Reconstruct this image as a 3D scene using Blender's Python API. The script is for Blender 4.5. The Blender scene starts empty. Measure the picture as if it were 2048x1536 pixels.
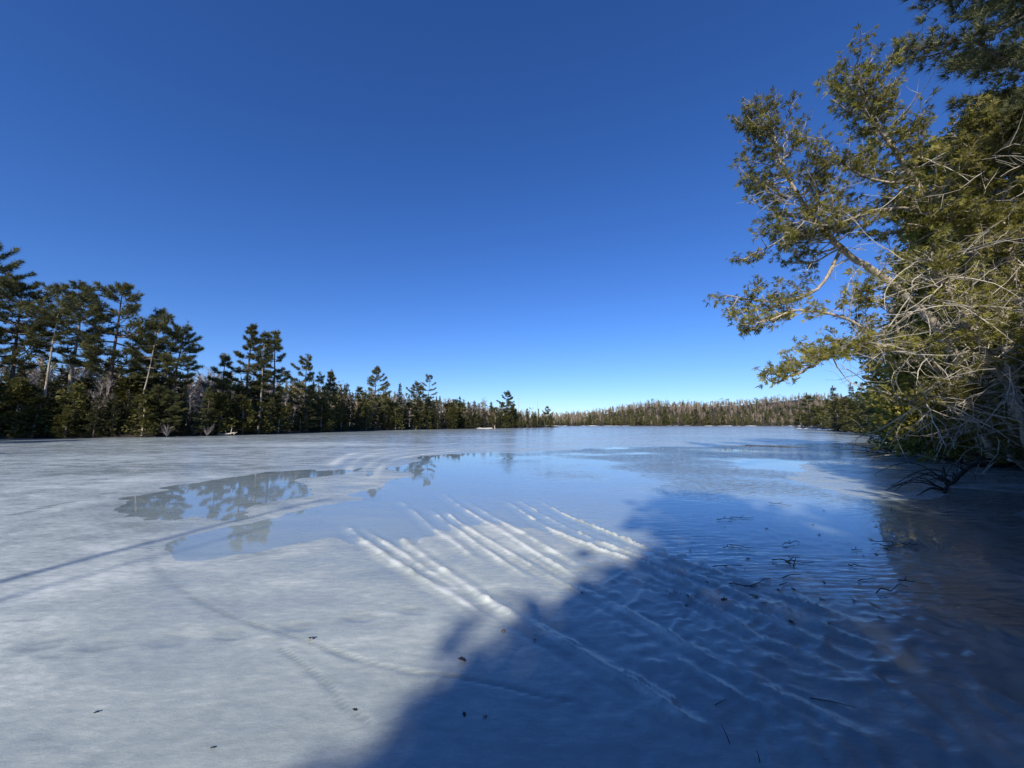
import bpy, math, random
import numpy as np
from mathutils import Vector

# ------------------------------------------------------------------ camera, sky, sun, exposure
scene = bpy.context.scene
col = scene.collection
F_PX, CX, CY, HOR, CAM_H = 770.0, 1024.0, 768.0, 849.0, 1.65
PITCH = math.atan((HOR - CY) / F_PX)
cam = bpy.data.cameras.new('camera'); camo = bpy.data.objects.new('camera', cam); col.objects.link(camo)
cam.sensor_fit = 'HORIZONTAL'; cam.sensor_width = 36.0; cam.lens = 36.0 * F_PX / 2048.0
cam.clip_start = 0.05; cam.clip_end = 5000
camo.location = (0, 0, CAM_H); camo.rotation_euler = (math.pi / 2 + PITCH, 0, 0)
scene.camera = camo

SUN_AZ, SUN_EL = math.radians(18.0), math.radians(31.0)     # shadows run forward and a little to the right
world = bpy.data.worlds.new('World'); scene.world = world; world.use_nodes = True
wn = world.node_tree.nodes; wl = world.node_tree.links
bg = wn['Background']; sky = wn.new('ShaderNodeTexSky'); sky.sky_type = 'NISHITA'
sky.sun_disc = False; sky.sun_elevation = SUN_EL
sky.sun_rotation = math.pi + SUN_AZ
sky.altitude = 400; sky.air_density = 1.0; sky.dust_density = 0.15; sky.ozone_density = 3.0
hs = wn.new('ShaderNodeHueSaturation'); hs.inputs['Saturation'].default_value = 1.18
hs.inputs['Value'].default_value = 1.0
tint = wn.new('ShaderNodeMix'); tint.data_type = 'RGBA'; tint.blend_type = 'MULTIPLY'; tint.inputs[0].default_value = 1.0
tint.inputs[7].default_value = (.84, 1.06, 1.6, 1)            # the clear, dry, deep blue of a cold spring day
wl.new(sky.outputs[0], hs.inputs['Color']); wl.new(hs.outputs[0], tint.inputs[6]); wl.new(tint.outputs[2], bg.inputs['Color'])
bg.inputs['Strength'].default_value = 0.095

sun = bpy.data.lights.new('sun', 'SUN'); sun.energy = 5.0; sun.angle = math.radians(0.7); sun.color = (1.0, 0.93, 0.83)
suno = bpy.data.objects.new('sun', sun); col.objects.link(suno)
sdir = Vector((math.sin(SUN_AZ) * math.cos(SUN_EL), math.cos(SUN_AZ) * math.cos(SUN_EL), -math.sin(SUN_EL)))
suno.rotation_euler = sdir.to_track_quat('-Z', 'Y').to_euler()
suno.location = (-20, -60, 50)
scene.view_settings.view_transform = 'Standard'; scene.view_settings.look = 'None'
scene.view_settings.exposure = 0.0; scene.view_settings.gamma = 1.0
scene.render.engine = 'CYCLES'
scene.cycles.use_denoising = True
scene.cycles.max_bounces = 6; scene.cycles.transparent_max_bounces = 8; scene.cycles.caustics_reflective = False

# ------------------------------------------------------------------ helpers
R = np.random.default_rng
SP, CP = math.sin(PITCH), math.cos(PITCH)

def ground(px, py, z=0.0):
    """the point of the plane at height z seen at a spot of the photograph (survey of real positions)"""
    a = (px - CX) / F_PX; b = -(py - CY) / F_PX
    t = (z - CAM_H) / (SP + b * CP)
    return (a * t, (CP - b * SP) * t)

def lift(px, py, Y):
    """the point at distance Y seen at a spot of the photograph"""
    a = (px - CX) / F_PX; b = -(py - CY) / F_PX
    t = Y / (CP - b * SP)
    return np.array((a * t, Y, CAM_H + (SP + b * CP) * t))

def unit(v):
    v = np.asarray(v, float)
    return v / np.maximum(np.linalg.norm(v, axis=-1, keepdims=True), 1e-9)

_tab = R(7).random((256, 256))
def vnoise(x, y, seed=0):
    x = np.asarray(x, float) + seed * 37.31; y = np.asarray(y, float) + seed * 91.7
    xi = np.floor(x); yi = np.floor(y); fx = x - xi; fy = y - yi
    fx = fx * fx * fx * (fx * (fx * 6 - 15) + 10); fy = fy * fy * fy * (fy * (fy * 6 - 15) + 10)
    a = xi.astype(int) % 256; b = yi.astype(int) % 256; a1 = (a + 1) % 256; b1 = (b + 1) % 256
    return ((_tab[a, b] * (1 - fx) + _tab[a1, b] * fx) * (1 - fy) + (_tab[a, b1] * (1 - fx) + _tab[a1, b1] * fx) * fy) * 2 - 1

def fbm(x, y, seed=0, octv=4):
    s = 0; a = 1.0; n = 0
    for k in range(octv):
        s = s + a * vnoise(x * 2 ** k, y * 2 ** k, seed + k); n += a; a *= .5
    return s / n

class MB:
    """collects geometry of ONE mesh object"""
    def __init__(self): self.v = []; self.f = {3: [], 4: []}; self.t = {3: [], 4: []}; self.n = 0
    def add(self, v, f, tint=0.5):
        v = np.asarray(v, float).reshape(-1, 3); f = np.asarray(f, int)
        if len(f) == 0: return
        k = f.shape[1]
        self.v.append(v); self.f[k].append(f + self.n); self.n += len(v)
        self.t[k].append(np.broadcast_to(np.asarray(tint, float), (len(f),)).copy())
    def mesh(self, name, mat, smooth=False):
        m = bpy.data.meshes.new(name)
        V = np.concatenate(self.v) if self.v else np.zeros((0, 3))
        m.vertices.add(len(V)); m.vertices.foreach_set('co', V.astype(np.float32).ravel())
        idx = []; cnt = []; tin = []
        for k in (3, 4):
            if self.f[k]:
                a = np.concatenate(self.f[k]); idx.append(a.ravel()); cnt.append(np.full(len(a), k)); tin.append(np.concatenate(self.t[k]))
        idx = np.concatenate(idx); cnt = np.concatenate(cnt); tin = np.concatenate(tin)
        m.loops.add(len(idx)); m.loops.foreach_set('vertex_index', idx.astype(np.int32))
        m.polygons.add(len(cnt))
        st = np.concatenate([[0], np.cumsum(cnt)[:-1]])
        m.polygons.foreach_set('loop_start', st.astype(np.int32))
        m.polygons.foreach_set('use_smooth', np.full(len(cnt), smooth))
        at = m.attributes.new('tint', 'FLOAT', 'FACE'); at.data.foreach_set('value', tin.astype(np.float32))
        m.update(calc_edges=True)
        if mat: m.materials.append(mat)
        return m
    def build(self, name, mat, parent=None, smooth=False):
        o = bpy.data.objects.new(name, self.mesh(name, mat, smooth)); col.objects.link(o)
        if parent: o.parent = parent
        return o

def tag(o, label=None, cat=None, group=None, kind=None):
    if label: o['label'] = label
    if cat: o['category'] = cat
    if group: o['group'] = group
    if kind: o['kind'] = kind
    return o

def empty(name, loc=(0, 0, 0)):
    o = bpy.data.objects.new(name, None); col.objects.link(o); o.location = loc; o.empty_display_size = .3
    return o

def tube(mb, path, rad, sides=6, tint=.5, cap=True):
    P = np.asarray(path, float); n = len(P); rad = np.broadcast_to(np.asarray(rad, float), (n,))
    T = unit(np.gradient(P, axis=0))
    up = np.where(np.abs(T[:, 2:3]) > .9, np.array([[1., 0, 0]]), np.array([[0, 0, 1.]]))
    if n > 1: up = np.repeat(np.array([[0, 0, 1.]]) if abs(T.mean(0)[2]) < .8 else np.array([[1., 0, 0]]), n, 0)
    A = unit(np.cross(T, up)); B = np.cross(T, A)
    th = np.arange(sides) * 2 * math.pi / sides
    V = P[:, None] + rad[:, None, None] * (A[:, None] * np.cos(th)[None, :, None] + B[:, None] * np.sin(th)[None, :, None])
    i = np.arange(n - 1)[:, None]; j = np.arange(sides)[None]
    q = np.stack([i * sides + j, i * sides + (j + 1) % sides, (i + 1) * sides + (j + 1) % sides, (i + 1) * sides + j], -1).reshape(-1, 4)
    mb.add(V.reshape(-1, 3), q, tint)

def segs(mb, P0, P1, r0, r1, tint=.5):
    """many thin three-sided twigs at once"""
    P0 = np.asarray(P0, float).reshape(-1, 3); P1 = np.asarray(P1, float).reshape(-1, 3); K = len(P0)
    if K == 0: return
    T = unit(P1 - P0); A = unit(np.cross(T, np.array([.31, .52, .79]))); B = np.cross(T, A)
    th = np.arange(3) * 2 * math.pi / 3
    o = A[:, None] * np.cos(th)[None, :, None] + B[:, None] * np.sin(th)[None, :, None]
    r0 = np.broadcast_to(np.asarray(r0, float), (K,))[:, None, None]; r1 = np.broadcast_to(np.asarray(r1, float), (K,))[:, None, None]
    V = np.concatenate([P0[:, None] + o * r0, P1[:, None] + o * r1], 1)
    b = (np.arange(K) * 6)[:, None, None]
    q = np.array([[0, 1, 4, 3], [1, 2, 5, 4], [2, 0, 3, 5]])[None] + b
    mb.add(V.reshape(-1, 3), q.reshape(-1, 4), np.repeat(np.broadcast_to(np.asarray(tint, float), (K,)), 3))

def fans(mb, P, D, rng, length=.26, n=7, spread=1.0, tint=None, width=.2):
    """flat leafy sprays: n diamond leaflets opening from P along D"""
    P = np.asarray(P, float).reshape(-1, 3); K = len(P)
    if K == 0: return
    D = unit(D); Nn = unit(np.cross(D, unit(rng.normal(size=(K, 3))))); S = np.cross(Nn, D)
    L = np.broadcast_to(np.asarray(length, float), (K,))[:, None] * rng.uniform(.65, 1.25, (K, 1))
    a = np.linspace(-spread, spread, n)[None] + rng.normal(0, .16, (K, n))
    ll = L * (1 - .32 * np.abs(np.linspace(-1, 1, n))[None]) * rng.uniform(.6, 1.15, (K, n))
    d = D[:, None] * np.cos(a)[..., None] + S[:, None] * np.sin(a)[..., None] + Nn[:, None] * rng.normal(0, .28, (K, n, 1))
    s = np.cross(np.broadcast_to(Nn[:, None], d.shape), d)
    base = P[:, None] + D[:, None] * (L * .35)[..., None] * rng.uniform(0, 1, (K, n, 1))
    w = (ll * width * rng.uniform(.7, 1.3, (K, n)))[..., None]
    mid = base + d * (ll * .55)[..., None]
    tip = base + d * ll[..., None] + np.array([0, 0, -.06]) * ll[..., None]
    V = np.stack([base, mid + s * w, tip, mid - s * w], 2).reshape(-1, 3)
    q = np.arange(K * n * 4).reshape(-1, 4)
    if tint is None: tint = rng.random(K)
    tt = np.clip(np.repeat(np.broadcast_to(tint, (K,)), n) + rng.normal(0, .12, K * n), 0, 1)
    mb.add(V, q, tt)

def tufts(mb, P, D, rng, length=.42, n=9, spread=.75, width=.1, tint=None):
    """needle tufts: n thin triangles bursting from P about D"""
    P = np.asarray(P, float).reshape(-1, 3); K = len(P)
    if K == 0: return
    D = unit(D)
    d = unit(D[:, None] + rng.normal(0, spread, (K, n, 3)))
    s = unit(np.cross(d, unit(rng.normal(size=(K, n, 3)))))
    ll = (np.broadcast_to(np.asarray(length, float), (K,))[:, None] * rng.uniform(.6, 1.2, (K, n)))[..., None]
    base = P[:, None] + d * ll * .08
    w = width * .5
    V = np.stack([base - s * w, base + d * ll, base + s * w], 2).reshape(-1, 3)
    if tint is None: tint = rng.random(K)
    tt = np.clip(np.repeat(np.broadcast_to(tint, (K,)), n) + rng.normal(0, .12, K * n), 0, 1)
    mb.add(V, np.arange(K * n * 3).reshape(-1, 3), tt)

def curve_pts(pts, n):
    """smooth path through control points (Catmull-Rom)"""
    P = np.asarray(pts, float); P = np.concatenate([[2 * P[0] - P[1]], P, [2 * P[-1] - P[-2]]])
    m = len(P) - 3; out = []
    for u in np.linspace(0, m - 1e-6, n):
        i = int(u); t = u - i; p0, p1, p2, p3 = P[i:i + 4]
        out.append(.5 * ((2 * p1) + (-p0 + p2) * t + (2 * p0 - 5 * p1 + 4 * p2 - p3) * t * t + (-p0 + 3 * p1 - 3 * p2 + p3) * t ** 3))
    return np.array(out)

# ------------------------------------------------------------------ materials
def new_mat(name):
    m = bpy.data.materials.new(name); m.use_nodes = True
    nt = m.node_tree; b = nt.nodes['Principled BSDF']
    return m, nt, b

def leaf_mat(name, c0, c1, c2, trans=.25, rough=.6):
    m, nt, b = new_mat(name); N = nt.nodes; L = nt.links
    at = N.new('ShaderNodeAttribute'); at.attribute_name = 'tint'
    oi = N.new('ShaderNodeObjectInfo')
    ramp = N.new('ShaderNodeValToRGB'); e = ramp.color_ramp.elements
    e[0].color = (*c0, 1); e[0].position = 0; e[1].color = (*c2, 1); e[1].position = 1
    k = e.new(.55); k.color = (*c1, 1)
    L.new(at.outputs['Fac'], ramp.inputs[0])
    mr = N.new('ShaderNodeMapRange'); mr.inputs['To Min'].default_value = .75; mr.inputs['To Max'].default_value = 1.25
    L.new(oi.outputs['Random'], mr.inputs['Value'])
    h = N.new('ShaderNodeHueSaturation'); L.new(ramp.outputs[0], h.inputs['Color']); L.new(mr.outputs[0], h.inputs['Value'])
    L.new(h.outputs[0], b.inputs['Base Color']); b.inputs['Roughness'].default_value = rough
    b.inputs['Specular IOR Level'].default_value = .25
    tr = N.new('ShaderNodeBsdfTranslucent'); L.new(h.outputs[0], tr.inputs['Color'])
    mx = N.new('ShaderNodeMixShader'); mx.inputs[0].default_value = trans
    L.new(b.outputs[0], mx.inputs[1]); L.new(tr.outputs[0], mx.inputs[2]); L.new(mx.outputs[0], N['Material Output'].inputs['Surface'])
    return m

def bark_mat(name, c0, c1, scale=6, stretch=.25, bump=.5):
    m, nt, b = new_mat(name); N = nt.nodes; L = nt.links
    tc = N.new('ShaderNodeTexCoord'); mp = N.new('ShaderNodeMapping'); mp.inputs['Scale'].default_value = (1, 1, stretch)
    L.new(tc.outputs['Object'], mp.inputs[0])
    no = N.new('ShaderNodeTexNoise'); no.inputs['Scale'].default_value = scale; no.inputs['Detail'].default_value = 5; no.inputs['Roughness'].default_value = .7
    L.new(mp.outputs[0], no.inputs['Vector'])
    r = N.new('ShaderNodeValToRGB'); r.color_ramp.elements[0].color = (*c0, 1); r.color_ramp.elements[0].position = .36
    r.color_ramp.elements[1].color = (*c1, 1); r.color_ramp.elements[1].position = .62
    L.new(no.outputs[0], r.inputs[0]); L.new(r.outputs[0], b.inputs['Base Color'])
    b.inputs['Roughness'].default_value = .85; b.inputs['Specular IOR Level'].default_value = .2
    bp = N.new('ShaderNodeBump'); bp.inputs['Strength'].default_value = bump; bp.inputs['Distance'].default_value = .02
    L.new(no.outputs[0], bp.inputs['Height']); L.new(bp.outputs[0], b.inputs['Normal'])
    return m

M = {}
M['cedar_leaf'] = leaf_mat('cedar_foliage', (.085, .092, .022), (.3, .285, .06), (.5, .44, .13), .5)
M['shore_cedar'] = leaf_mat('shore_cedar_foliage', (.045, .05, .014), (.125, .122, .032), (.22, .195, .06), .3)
M['pine_leaf'] = leaf_mat('pine_needles', (.055, .07, .03), (.16, .16, .056), (.28, .26, .105), .4)
M['blue_pine'] = leaf_mat('big_pine_needles', (.07, .085, .045), (.2, .2, .085), (.34, .335, .16), .45)
M['spruce_leaf'] = leaf_mat('spruce_needles', (.034, .042, .018), (.08, .085, .034), (.14, .132, .055), .25)
M['brown_leaf'] = leaf_mat('dry_brush', (.06, .045, .03), (.13, .1, .065), (.2, .16, .11), .1)
M['cedar_bark'] = bark_mat('cedar_bark', (.2, .165, .12), (.56, .49, .38), 7, .2, .6)
M['dead_wood'] = bark_mat('bleached_dead_wood', (.36, .32, .25), (.68, .62, .50), 9, .3, .4)
M['dark_twig'] = bark_mat('dark_wet_twig', (.025, .02, .016), (.07, .055, .04), 9, .4, .4)
M['pine_bark'] = bark_mat('pine_bark', (.07, .05, .04), (.19, .15, .12), 5, .3, .6)
M['birch_bark'] = bark_mat('birch_bark', (.30, .27, .24), (.72, .68, .62), 4, 1.6, .3)
M['grey_twig'] = bark_mat('bare_twigs', (.16, .135, .125), (.30, .26, .245), 3, 1, .1)

def ground_mat():
    m, nt, b = new_mat('forest_floor'); N = nt.nodes; L = nt.links
    tc = N.new('ShaderNodeTexCoord')
    no = N.new('ShaderNodeTexNoise'); no.inputs['Scale'].default_value = .9; no.inputs['Detail'].default_value = 8
    L.new(tc.outputs['Object'], no.inputs['Vector'])
    r = N.new('ShaderNodeValToRGB'); r.color_ramp.elements[0].color = (.022, .018, .012, 1); r.color_ramp.elements[1].color = (.07, .055, .036, 1)
    r.color_ramp.elements[0].position = .35; r.color_ramp.elements[1].position = .7
    L.new(no.outputs[0], r.inputs[0]); L.new(r.outputs[0], b.inputs['Base Color']); b.inputs['Roughness'].default_value = .95
    bp = N.new('ShaderNodeBump'); bp.inputs['Strength'].default_value = .8; bp.inputs['Distance'].default_value = .1
    L.new(no.outputs[0], bp.inputs['Height']); L.new(bp.outputs[0], b.inputs['Normal'])
    return m
M['ground'] = ground_mat()

def ice_mat():
    m, nt, b = new_mat('lake_ice'); N = nt.nodes; L = nt.links
    def math_(op, a, bb=None, clamp=False):
        n = N.new('ShaderNodeMath'); n.operation = op; n.use_clamp = clamp
        for i, x in enumerate((a, bb)):
            if x is None: continue
            if isinstance(x, (int, float)): n.inputs[i].default_value = x
            else: L.new(x, n.inputs[i])
        return n.outputs[0]
    geo = N.new('ShaderNodeNewGeometry'); at = N.new('ShaderNodeAttribute'); at.attribute_name = 'frost'
    mp = N.new('ShaderNodeMapping'); mp.inputs['Rotation'].default_value = (0, 0, math.radians(14)); mp.inputs['Scale'].default_value = (.55, 1.3, 1)
    L.new(geo.outputs['Position'], mp.inputs[0])
    def noise(scale, det, rough, vec=mp.outputs[0], dist=0):
        n = N.new('ShaderNodeTexNoise'); n.inputs['Scale'].default_value = scale; n.inputs['Detail'].default_value = det
        n.inputs['Roughness'].default_value = rough; n.inputs['Distortion'].default_value = dist
        L.new(vec, n.inputs['Vector']); return n.outputs[0]
    big = noise(.09, 4, .55, dist=.6); mid = noise(1.7, 6, .6, dist=.4); fine = noise(14, 5, .65)
    grain = noise(90, 3, .7, geo.outputs['Position'])
    # white bubbly ice against clear grey ice
    w = math_('ADD', math_('MULTIPLY', math_('SUBTRACT', mid, .5), 1.25), math_('MULTIPLY', math_('SUBTRACT', big, .5), 1.1))
    w = math_('ADD', w, math_('MULTIPLY', math_('SUBTRACT', fine, .5), 1.0))
    w = math_('ADD', w, math_('MULTIPLY', math_('SUBTRACT', grain, .5), .5))
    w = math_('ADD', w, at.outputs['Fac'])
    w = math_('ADD', w, .25, True)
    r = N.new('ShaderNodeValToRGB'); e = r.color_ramp.elements
    e[0].color = (.31, .355, .345, 1); e[0].position = 0; e[1].color = (.74, .77, .71, 1); e[1].position = 1
    k = e.new(.5); k.color = (.45, .50, .465, 1)
    L.new(w, r.inputs[0])
    # soaked ice under the meltwater is darker
    sep = N.new('ShaderNodeSeparateXYZ'); L.new(geo.outputs['Position'], sep.inputs[0])
    mr = N.new('ShaderNodeMapRange'); mr.inputs['From Min'].default_value = -.02; mr.inputs['From Max'].default_value = .004
    mr.inputs['To Min'].default_value = .0; mr.inputs['To Max'].default_value = 1
    L.new(sep.outputs['Z'], mr.inputs['Value'])
    mix = N.new('ShaderNodeMix'); mix.data_type = 'RGBA'; mix.inputs[6].default_value = (.42, .475, .455, 1)
    L.new(mr.outputs[0], mix.inputs[0]); L.new(r.outputs[0], mix.inputs[7])
    ac = N.new('ShaderNodeAttribute'); ac.attribute_name = 'clear_shade'
    mix2 = N.new('ShaderNodeMix'); mix2.data_type = 'RGBA'; mix2.inputs[7].default_value = (.11, .145, .15, 1)   # see-through ice over dark lake bed, plus tree shade put into the colour
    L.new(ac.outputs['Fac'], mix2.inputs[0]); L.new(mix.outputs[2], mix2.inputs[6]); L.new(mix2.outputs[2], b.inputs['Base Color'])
    rr = N.new('ShaderNodeMapRange'); rr.inputs['From Min'].default_value = .2; rr.inputs['From Max'].default_value = .8
    rr.inputs['To Min'].default_value = .17; rr.inputs['To Max'].default_value = .6
    L.new(w, rr.inputs['Value']); L.new(rr.outputs[0], b.inputs['Roughness'])
    b.inputs['IOR'].default_value = 1.31; b.inputs['Specular IOR Level'].default_value = .5
    hgt = math_('ADD', math_('MULTIPLY', fine, .006), math_('MULTIPLY', grain, .0012))
    hgt = math_('ADD', hgt, math_('MULTIPLY', mid, .012))
    bp = N.new('ShaderNodeBump'); bp.inputs['Strength'].default_value = .55; bp.inputs['Distance'].default_value = 1.0
    L.new(hgt, bp.inputs['Height']); L.new(bp.outputs[0], b.inputs['Normal'])
    return m
M['ice'] = ice_mat()

def water_mat():
    m, nt, b = new_mat('meltwater'); N = nt.nodes; L = nt.links
    N.remove(b)
    geo = N.new('ShaderNodeNewGeometry')
    mp = N.new('ShaderNodeMapping'); mp.inputs['Rotation'].default_value = (0, 0, math.radians(-20)); mp.inputs['Scale'].default_value = (.45, 1.6, 1)
    L.new(geo.outputs['Position'], mp.inputs[0])
    no = N.new('ShaderNodeTexNoise'); no.inputs['Scale'].default_value = 5.5; no.inputs['Detail'].default_value = 2; L.new(mp.outputs[0], no.inputs['Vector'])
    # breeze ruffles the open side by the trees, the left arm lies still
    sep = N.new('ShaderNodeSeparateXYZ'); L.new(geo.outputs['Position'], sep.inputs[0])
    mr = N.new('ShaderNodeMapRange'); mr.inputs['From Min'].default_value = -1.5; mr.inputs['From Max'].default_value = 5
    mr.inputs['To Min'].default_value = .02; mr.inputs['To Max'].default_value = .6; L.new(sep.outputs['X'], mr.inputs['Value'])
    patch = N.new('ShaderNodeTexNoise'); patch.inputs['Scale'].default_value = .22; L.new(geo.outputs['Position'], patch.inputs['Vector'])
    pr = N.new('ShaderNodeMapRange'); pr.inputs['From Min'].default_value = .38; pr.inputs['From Max'].default_value = .62; L.new(patch.outputs[0], pr.inputs['Value'])
    mu = N.new('ShaderNodeMath'); mu.operation = 'MULTIPLY'; L.new(mr.outputs[0], mu.inputs[0]); L.new(pr.outputs[0], mu.inputs[1])
    bp = N.new('ShaderNodeBump'); bp.inputs['Distance'].default_value = .05
    L.new(mu.outputs[0], bp.inputs['Strength']); L.new(no.outputs[0], bp.inputs['Height'])
    dt = N.new('ShaderNodeVectorMath'); dt.operation = 'DOT_PRODUCT'; L.new(bp.outputs[0], dt.inputs[0]); L.new(geo.outputs['Incoming'], dt.inputs[1])
    def mth(op, a, b2=None, clamp=False):
        n = N.new('ShaderNodeMath'); n.operation = op; n.use_clamp = clamp
        for i, x in enumerate((a, b2)):
            if x is None: continue
            if isinstance(x, (int, float)): n.inputs[i].default_value = x
            else: L.new(x, n.inputs[i])
        return n.outputs[0]
    # Fresnel reflection of a thin film of water, the same from both sides
    one = mth('SUBTRACT', 1.0, mth('ABSOLUTE', dt.outputs['Value']), True)
    frv = mth('ADD', .02, mth('MULTIPLY', .98, mth('POWER', one, 5.0)), True)
    gl = N.new('ShaderNodeBsdfGlossy'); gl.inputs['Roughness'].default_value = .015; L.new(bp.outputs[0], gl.inputs['Normal'])
    tr = N.new('ShaderNodeBsdfTransparent'); tr.inputs['Color'].default_value = (.95, .98, .985, 1)
    mx = N.new('ShaderNodeMixShader'); L.new(frv, mx.inputs[0]); L.new(tr.outputs[0], mx.inputs[1]); L.new(gl.outputs[0], mx.inputs[2])
    L.new(mx.outputs[0], N['Material Output'].inputs['Surface'])
    return m
M['water'] = water_mat()

def plain_mat(name, c, rough=.8):
    m, nt, b = new_mat(name); N = nt.nodes; L = nt.links
    no = N.new('ShaderNodeTexNoise'); no.inputs['Scale'].default_value = 8; no.inputs['Detail'].default_value = 4
    tc = N.new('ShaderNodeTexCoord'); L.new(tc.outputs['Object'], no.inputs['Vector'])
    r = N.new('ShaderNodeValToRGB'); r.color_ramp.elements[0].color = (*[x * .75 for x in c], 1); r.color_ramp.elements[1].color = (*[min(1, x * 1.15) for x in c], 1)
    L.new(no.outputs[0], r.inputs[0]); L.new(r.outputs[0], b.inputs['Base Color']); b.inputs['Roughness'].default_value = rough
    return m
M['snow'] = plain_mat('old_snow', (.78, .79, .78), .7)
M['dead_leaf'] = plain_mat('dead_leaf', (.12, .055, .03), .6)
M['dead_leaf_dark'] = plain_mat('dark_dead_leaf', (.04, .028, .02), .6)
M['dead_leaf_tan'] = plain_mat('tan_dead_leaf', (.24, .15, .06), .6)

# ------------------------------------------------------------------ shoreline and terrain
LEFT_PX = [(0, 878), (110, 877), (200, 876), (310, 874.5), (420, 872), (490, 870), (560, 868), (640, 865), (700, 863), (770, 861), (830, 859.5), (890, 858.5), (950, 857.5), (1000, 856.7), (1040, 856), (1080, 855.4), (1110, 855)]
RIGHT_PX = [(1600, 857), (1640, 858.5), (1680, 860.5), (1720, 864), (1750, 868), (1775, 873), (1800, 880), (1850, 900), (1880, 916), (1925, 932)]
left_shore = [ground(*p) for p in LEFT_PX]
right_shore = [ground(*p) for p in RIGHT_PX]
LAKE = ([(-27, -6), (-38, 1), (-50, 10), (-64, 28)] + left_shore + [(30, 232), (12, 262), (-30, 310), (-80, 360), (-70, 410), (0, 428), (69, 430), (150, 424), (230, 418), (300, 400), (330, 360), (250, 300), (165, 210)]
        + right_shore + [(20, 13.3), (18, 9), (12.5, 4.6), (7.5, .8), (3.5, -2.2), (-2, -3.2), (-8, -4.6), (-16, -6.5)])
LAKE = np.array(LAKE)

def poly_sd(x, y, poly):
    """signed distance to a closed polygon, positive inside"""
    d2 = np.full(x.shape, 1e18); ins = np.zeros(x.shape, bool); n = len(poly)
    for i in range(n):
        x0, y0 = poly[i]; x1, y1 = poly[(i + 1) % n]
        ex, ey = x1 - x0, y1 - y0; wx, wy = x - x0, y - y0
        t = np.clip((wx * ex + wy * ey) / (ex * ex + ey * ey + 1e-12), 0, 1)
        d2 = np.minimum(d2, (wx - t * ex) ** 2 + (wy - t * ey) ** 2)
        c = (y0 > y) != (y1 > y)
        if ey != 0: ins ^= c & (x < ex * (y - y0) / ey + x0)
    return np.where(ins, 1, -1) * np.sqrt(d2)

def terrain_z(x, y):
    x = np.asarray(x, float); y = np.asarray(y, float)
    d = -poly_sd(x, y, LAKE)                    # metres inland
    di = np.maximum(d, 0)
    z = .05 + .55 * (1 - np.exp(-di / 1.6)) + .045 * np.minimum(di, 60) + .5 * fbm(x * .07, y * .07, 3) * np.clip(di / 8, 0, 1)
    ramp = np.clip((di - 4) / 55, 0, 1)
    hill = 0
    for (hx, hy, sx, sy, hh) in ((185, 530, 62, 75, 18), (275, 540, 75, 75, 16.5), (385, 520, 85, 95, 20), (95, 550, 70, 80, 7), (500, 560, 130, 150, 22), (-160, 200, 90, 120, 7), (-70, 150, 40, 60, 4), (-35, 215, 40, 55, 4), (-110, 90, 55, 60, 2.5)):
        hill = hill + hh * np.exp(-((x - hx) / sx) ** 2 - ((y - hy) / sy) ** 2)
    z = z + hill * ramp + 1.2 * fbm(x * .012, y * .012, 9) * ramp
    return np.where(d > 0, z, np.maximum(-.5, .05 + d * .4))

def sinh_axis(lo, hi, a, c, n):
    u0 = math.asinh((lo - c) / a); u1 = math.asinh((hi - c) / a)
    return c + a * np.sinh(np.linspace(u0, u1, n))

def grid_faces(nx, ny):
    i = np.arange(nx - 1)[:, None]; j = np.arange(ny - 1)[None]
    return np.stack([i * ny + j, (i + 1) * ny + j, (i + 1) * ny + j + 1, i * ny + j + 1], -1).reshape(-1, 4)

tx = sinh_axis(-2500, 3000, 60, 0, 240); ty = sinh_axis(-1500, 3500, 60, 20, 240)
TX, TY = np.meshgrid(tx, ty, indexing='ij')
mb = MB(); mb.add(np.stack([TX, TY, terrain_z(TX, TY)], -1), grid_faces(len(tx), len(ty)))
tag(mb.build('ground', M['ground'], smooth=True), 'brown wooded ground rising from the lake shore', kind='structure')

# ------------------------------------------------------------------ lake ice with its meltwater hollows, ruts and cracks
ix = sinh_axis(-160, 360, 1.7, .6, 840); iy = sinh_axis(-9, 440, 1.5, 3.2, 540)
IX, IY = np.meshgrid(ix, iy, indexing='ij'); SHP = IX.shape
X, Y = IX.ravel(), IY.ravel()
far = np.clip(1 - np.hypot(X, Y) / 120, 0, 1)
h = .013 + .011 * fbm(X * .22, Y * .22, 11) + .004 * fbm(X * 1.3, Y * 1.3, 12) * far + .0022 * fbm(X * 5, Y * 5, 13, 3) * np.clip(1 - Y / 14, 0, 1)
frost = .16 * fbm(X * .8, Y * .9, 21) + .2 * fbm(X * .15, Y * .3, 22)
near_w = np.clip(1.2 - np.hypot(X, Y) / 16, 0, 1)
frost += .22 * near_w * (X < 3) + .22 * np.clip(-X / 12, 0, 1) * np.clip(1.6 - Y / 40, 0, 1) - .12 * np.clip(np.hypot(X, Y) / 60, 0, 1)

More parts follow.
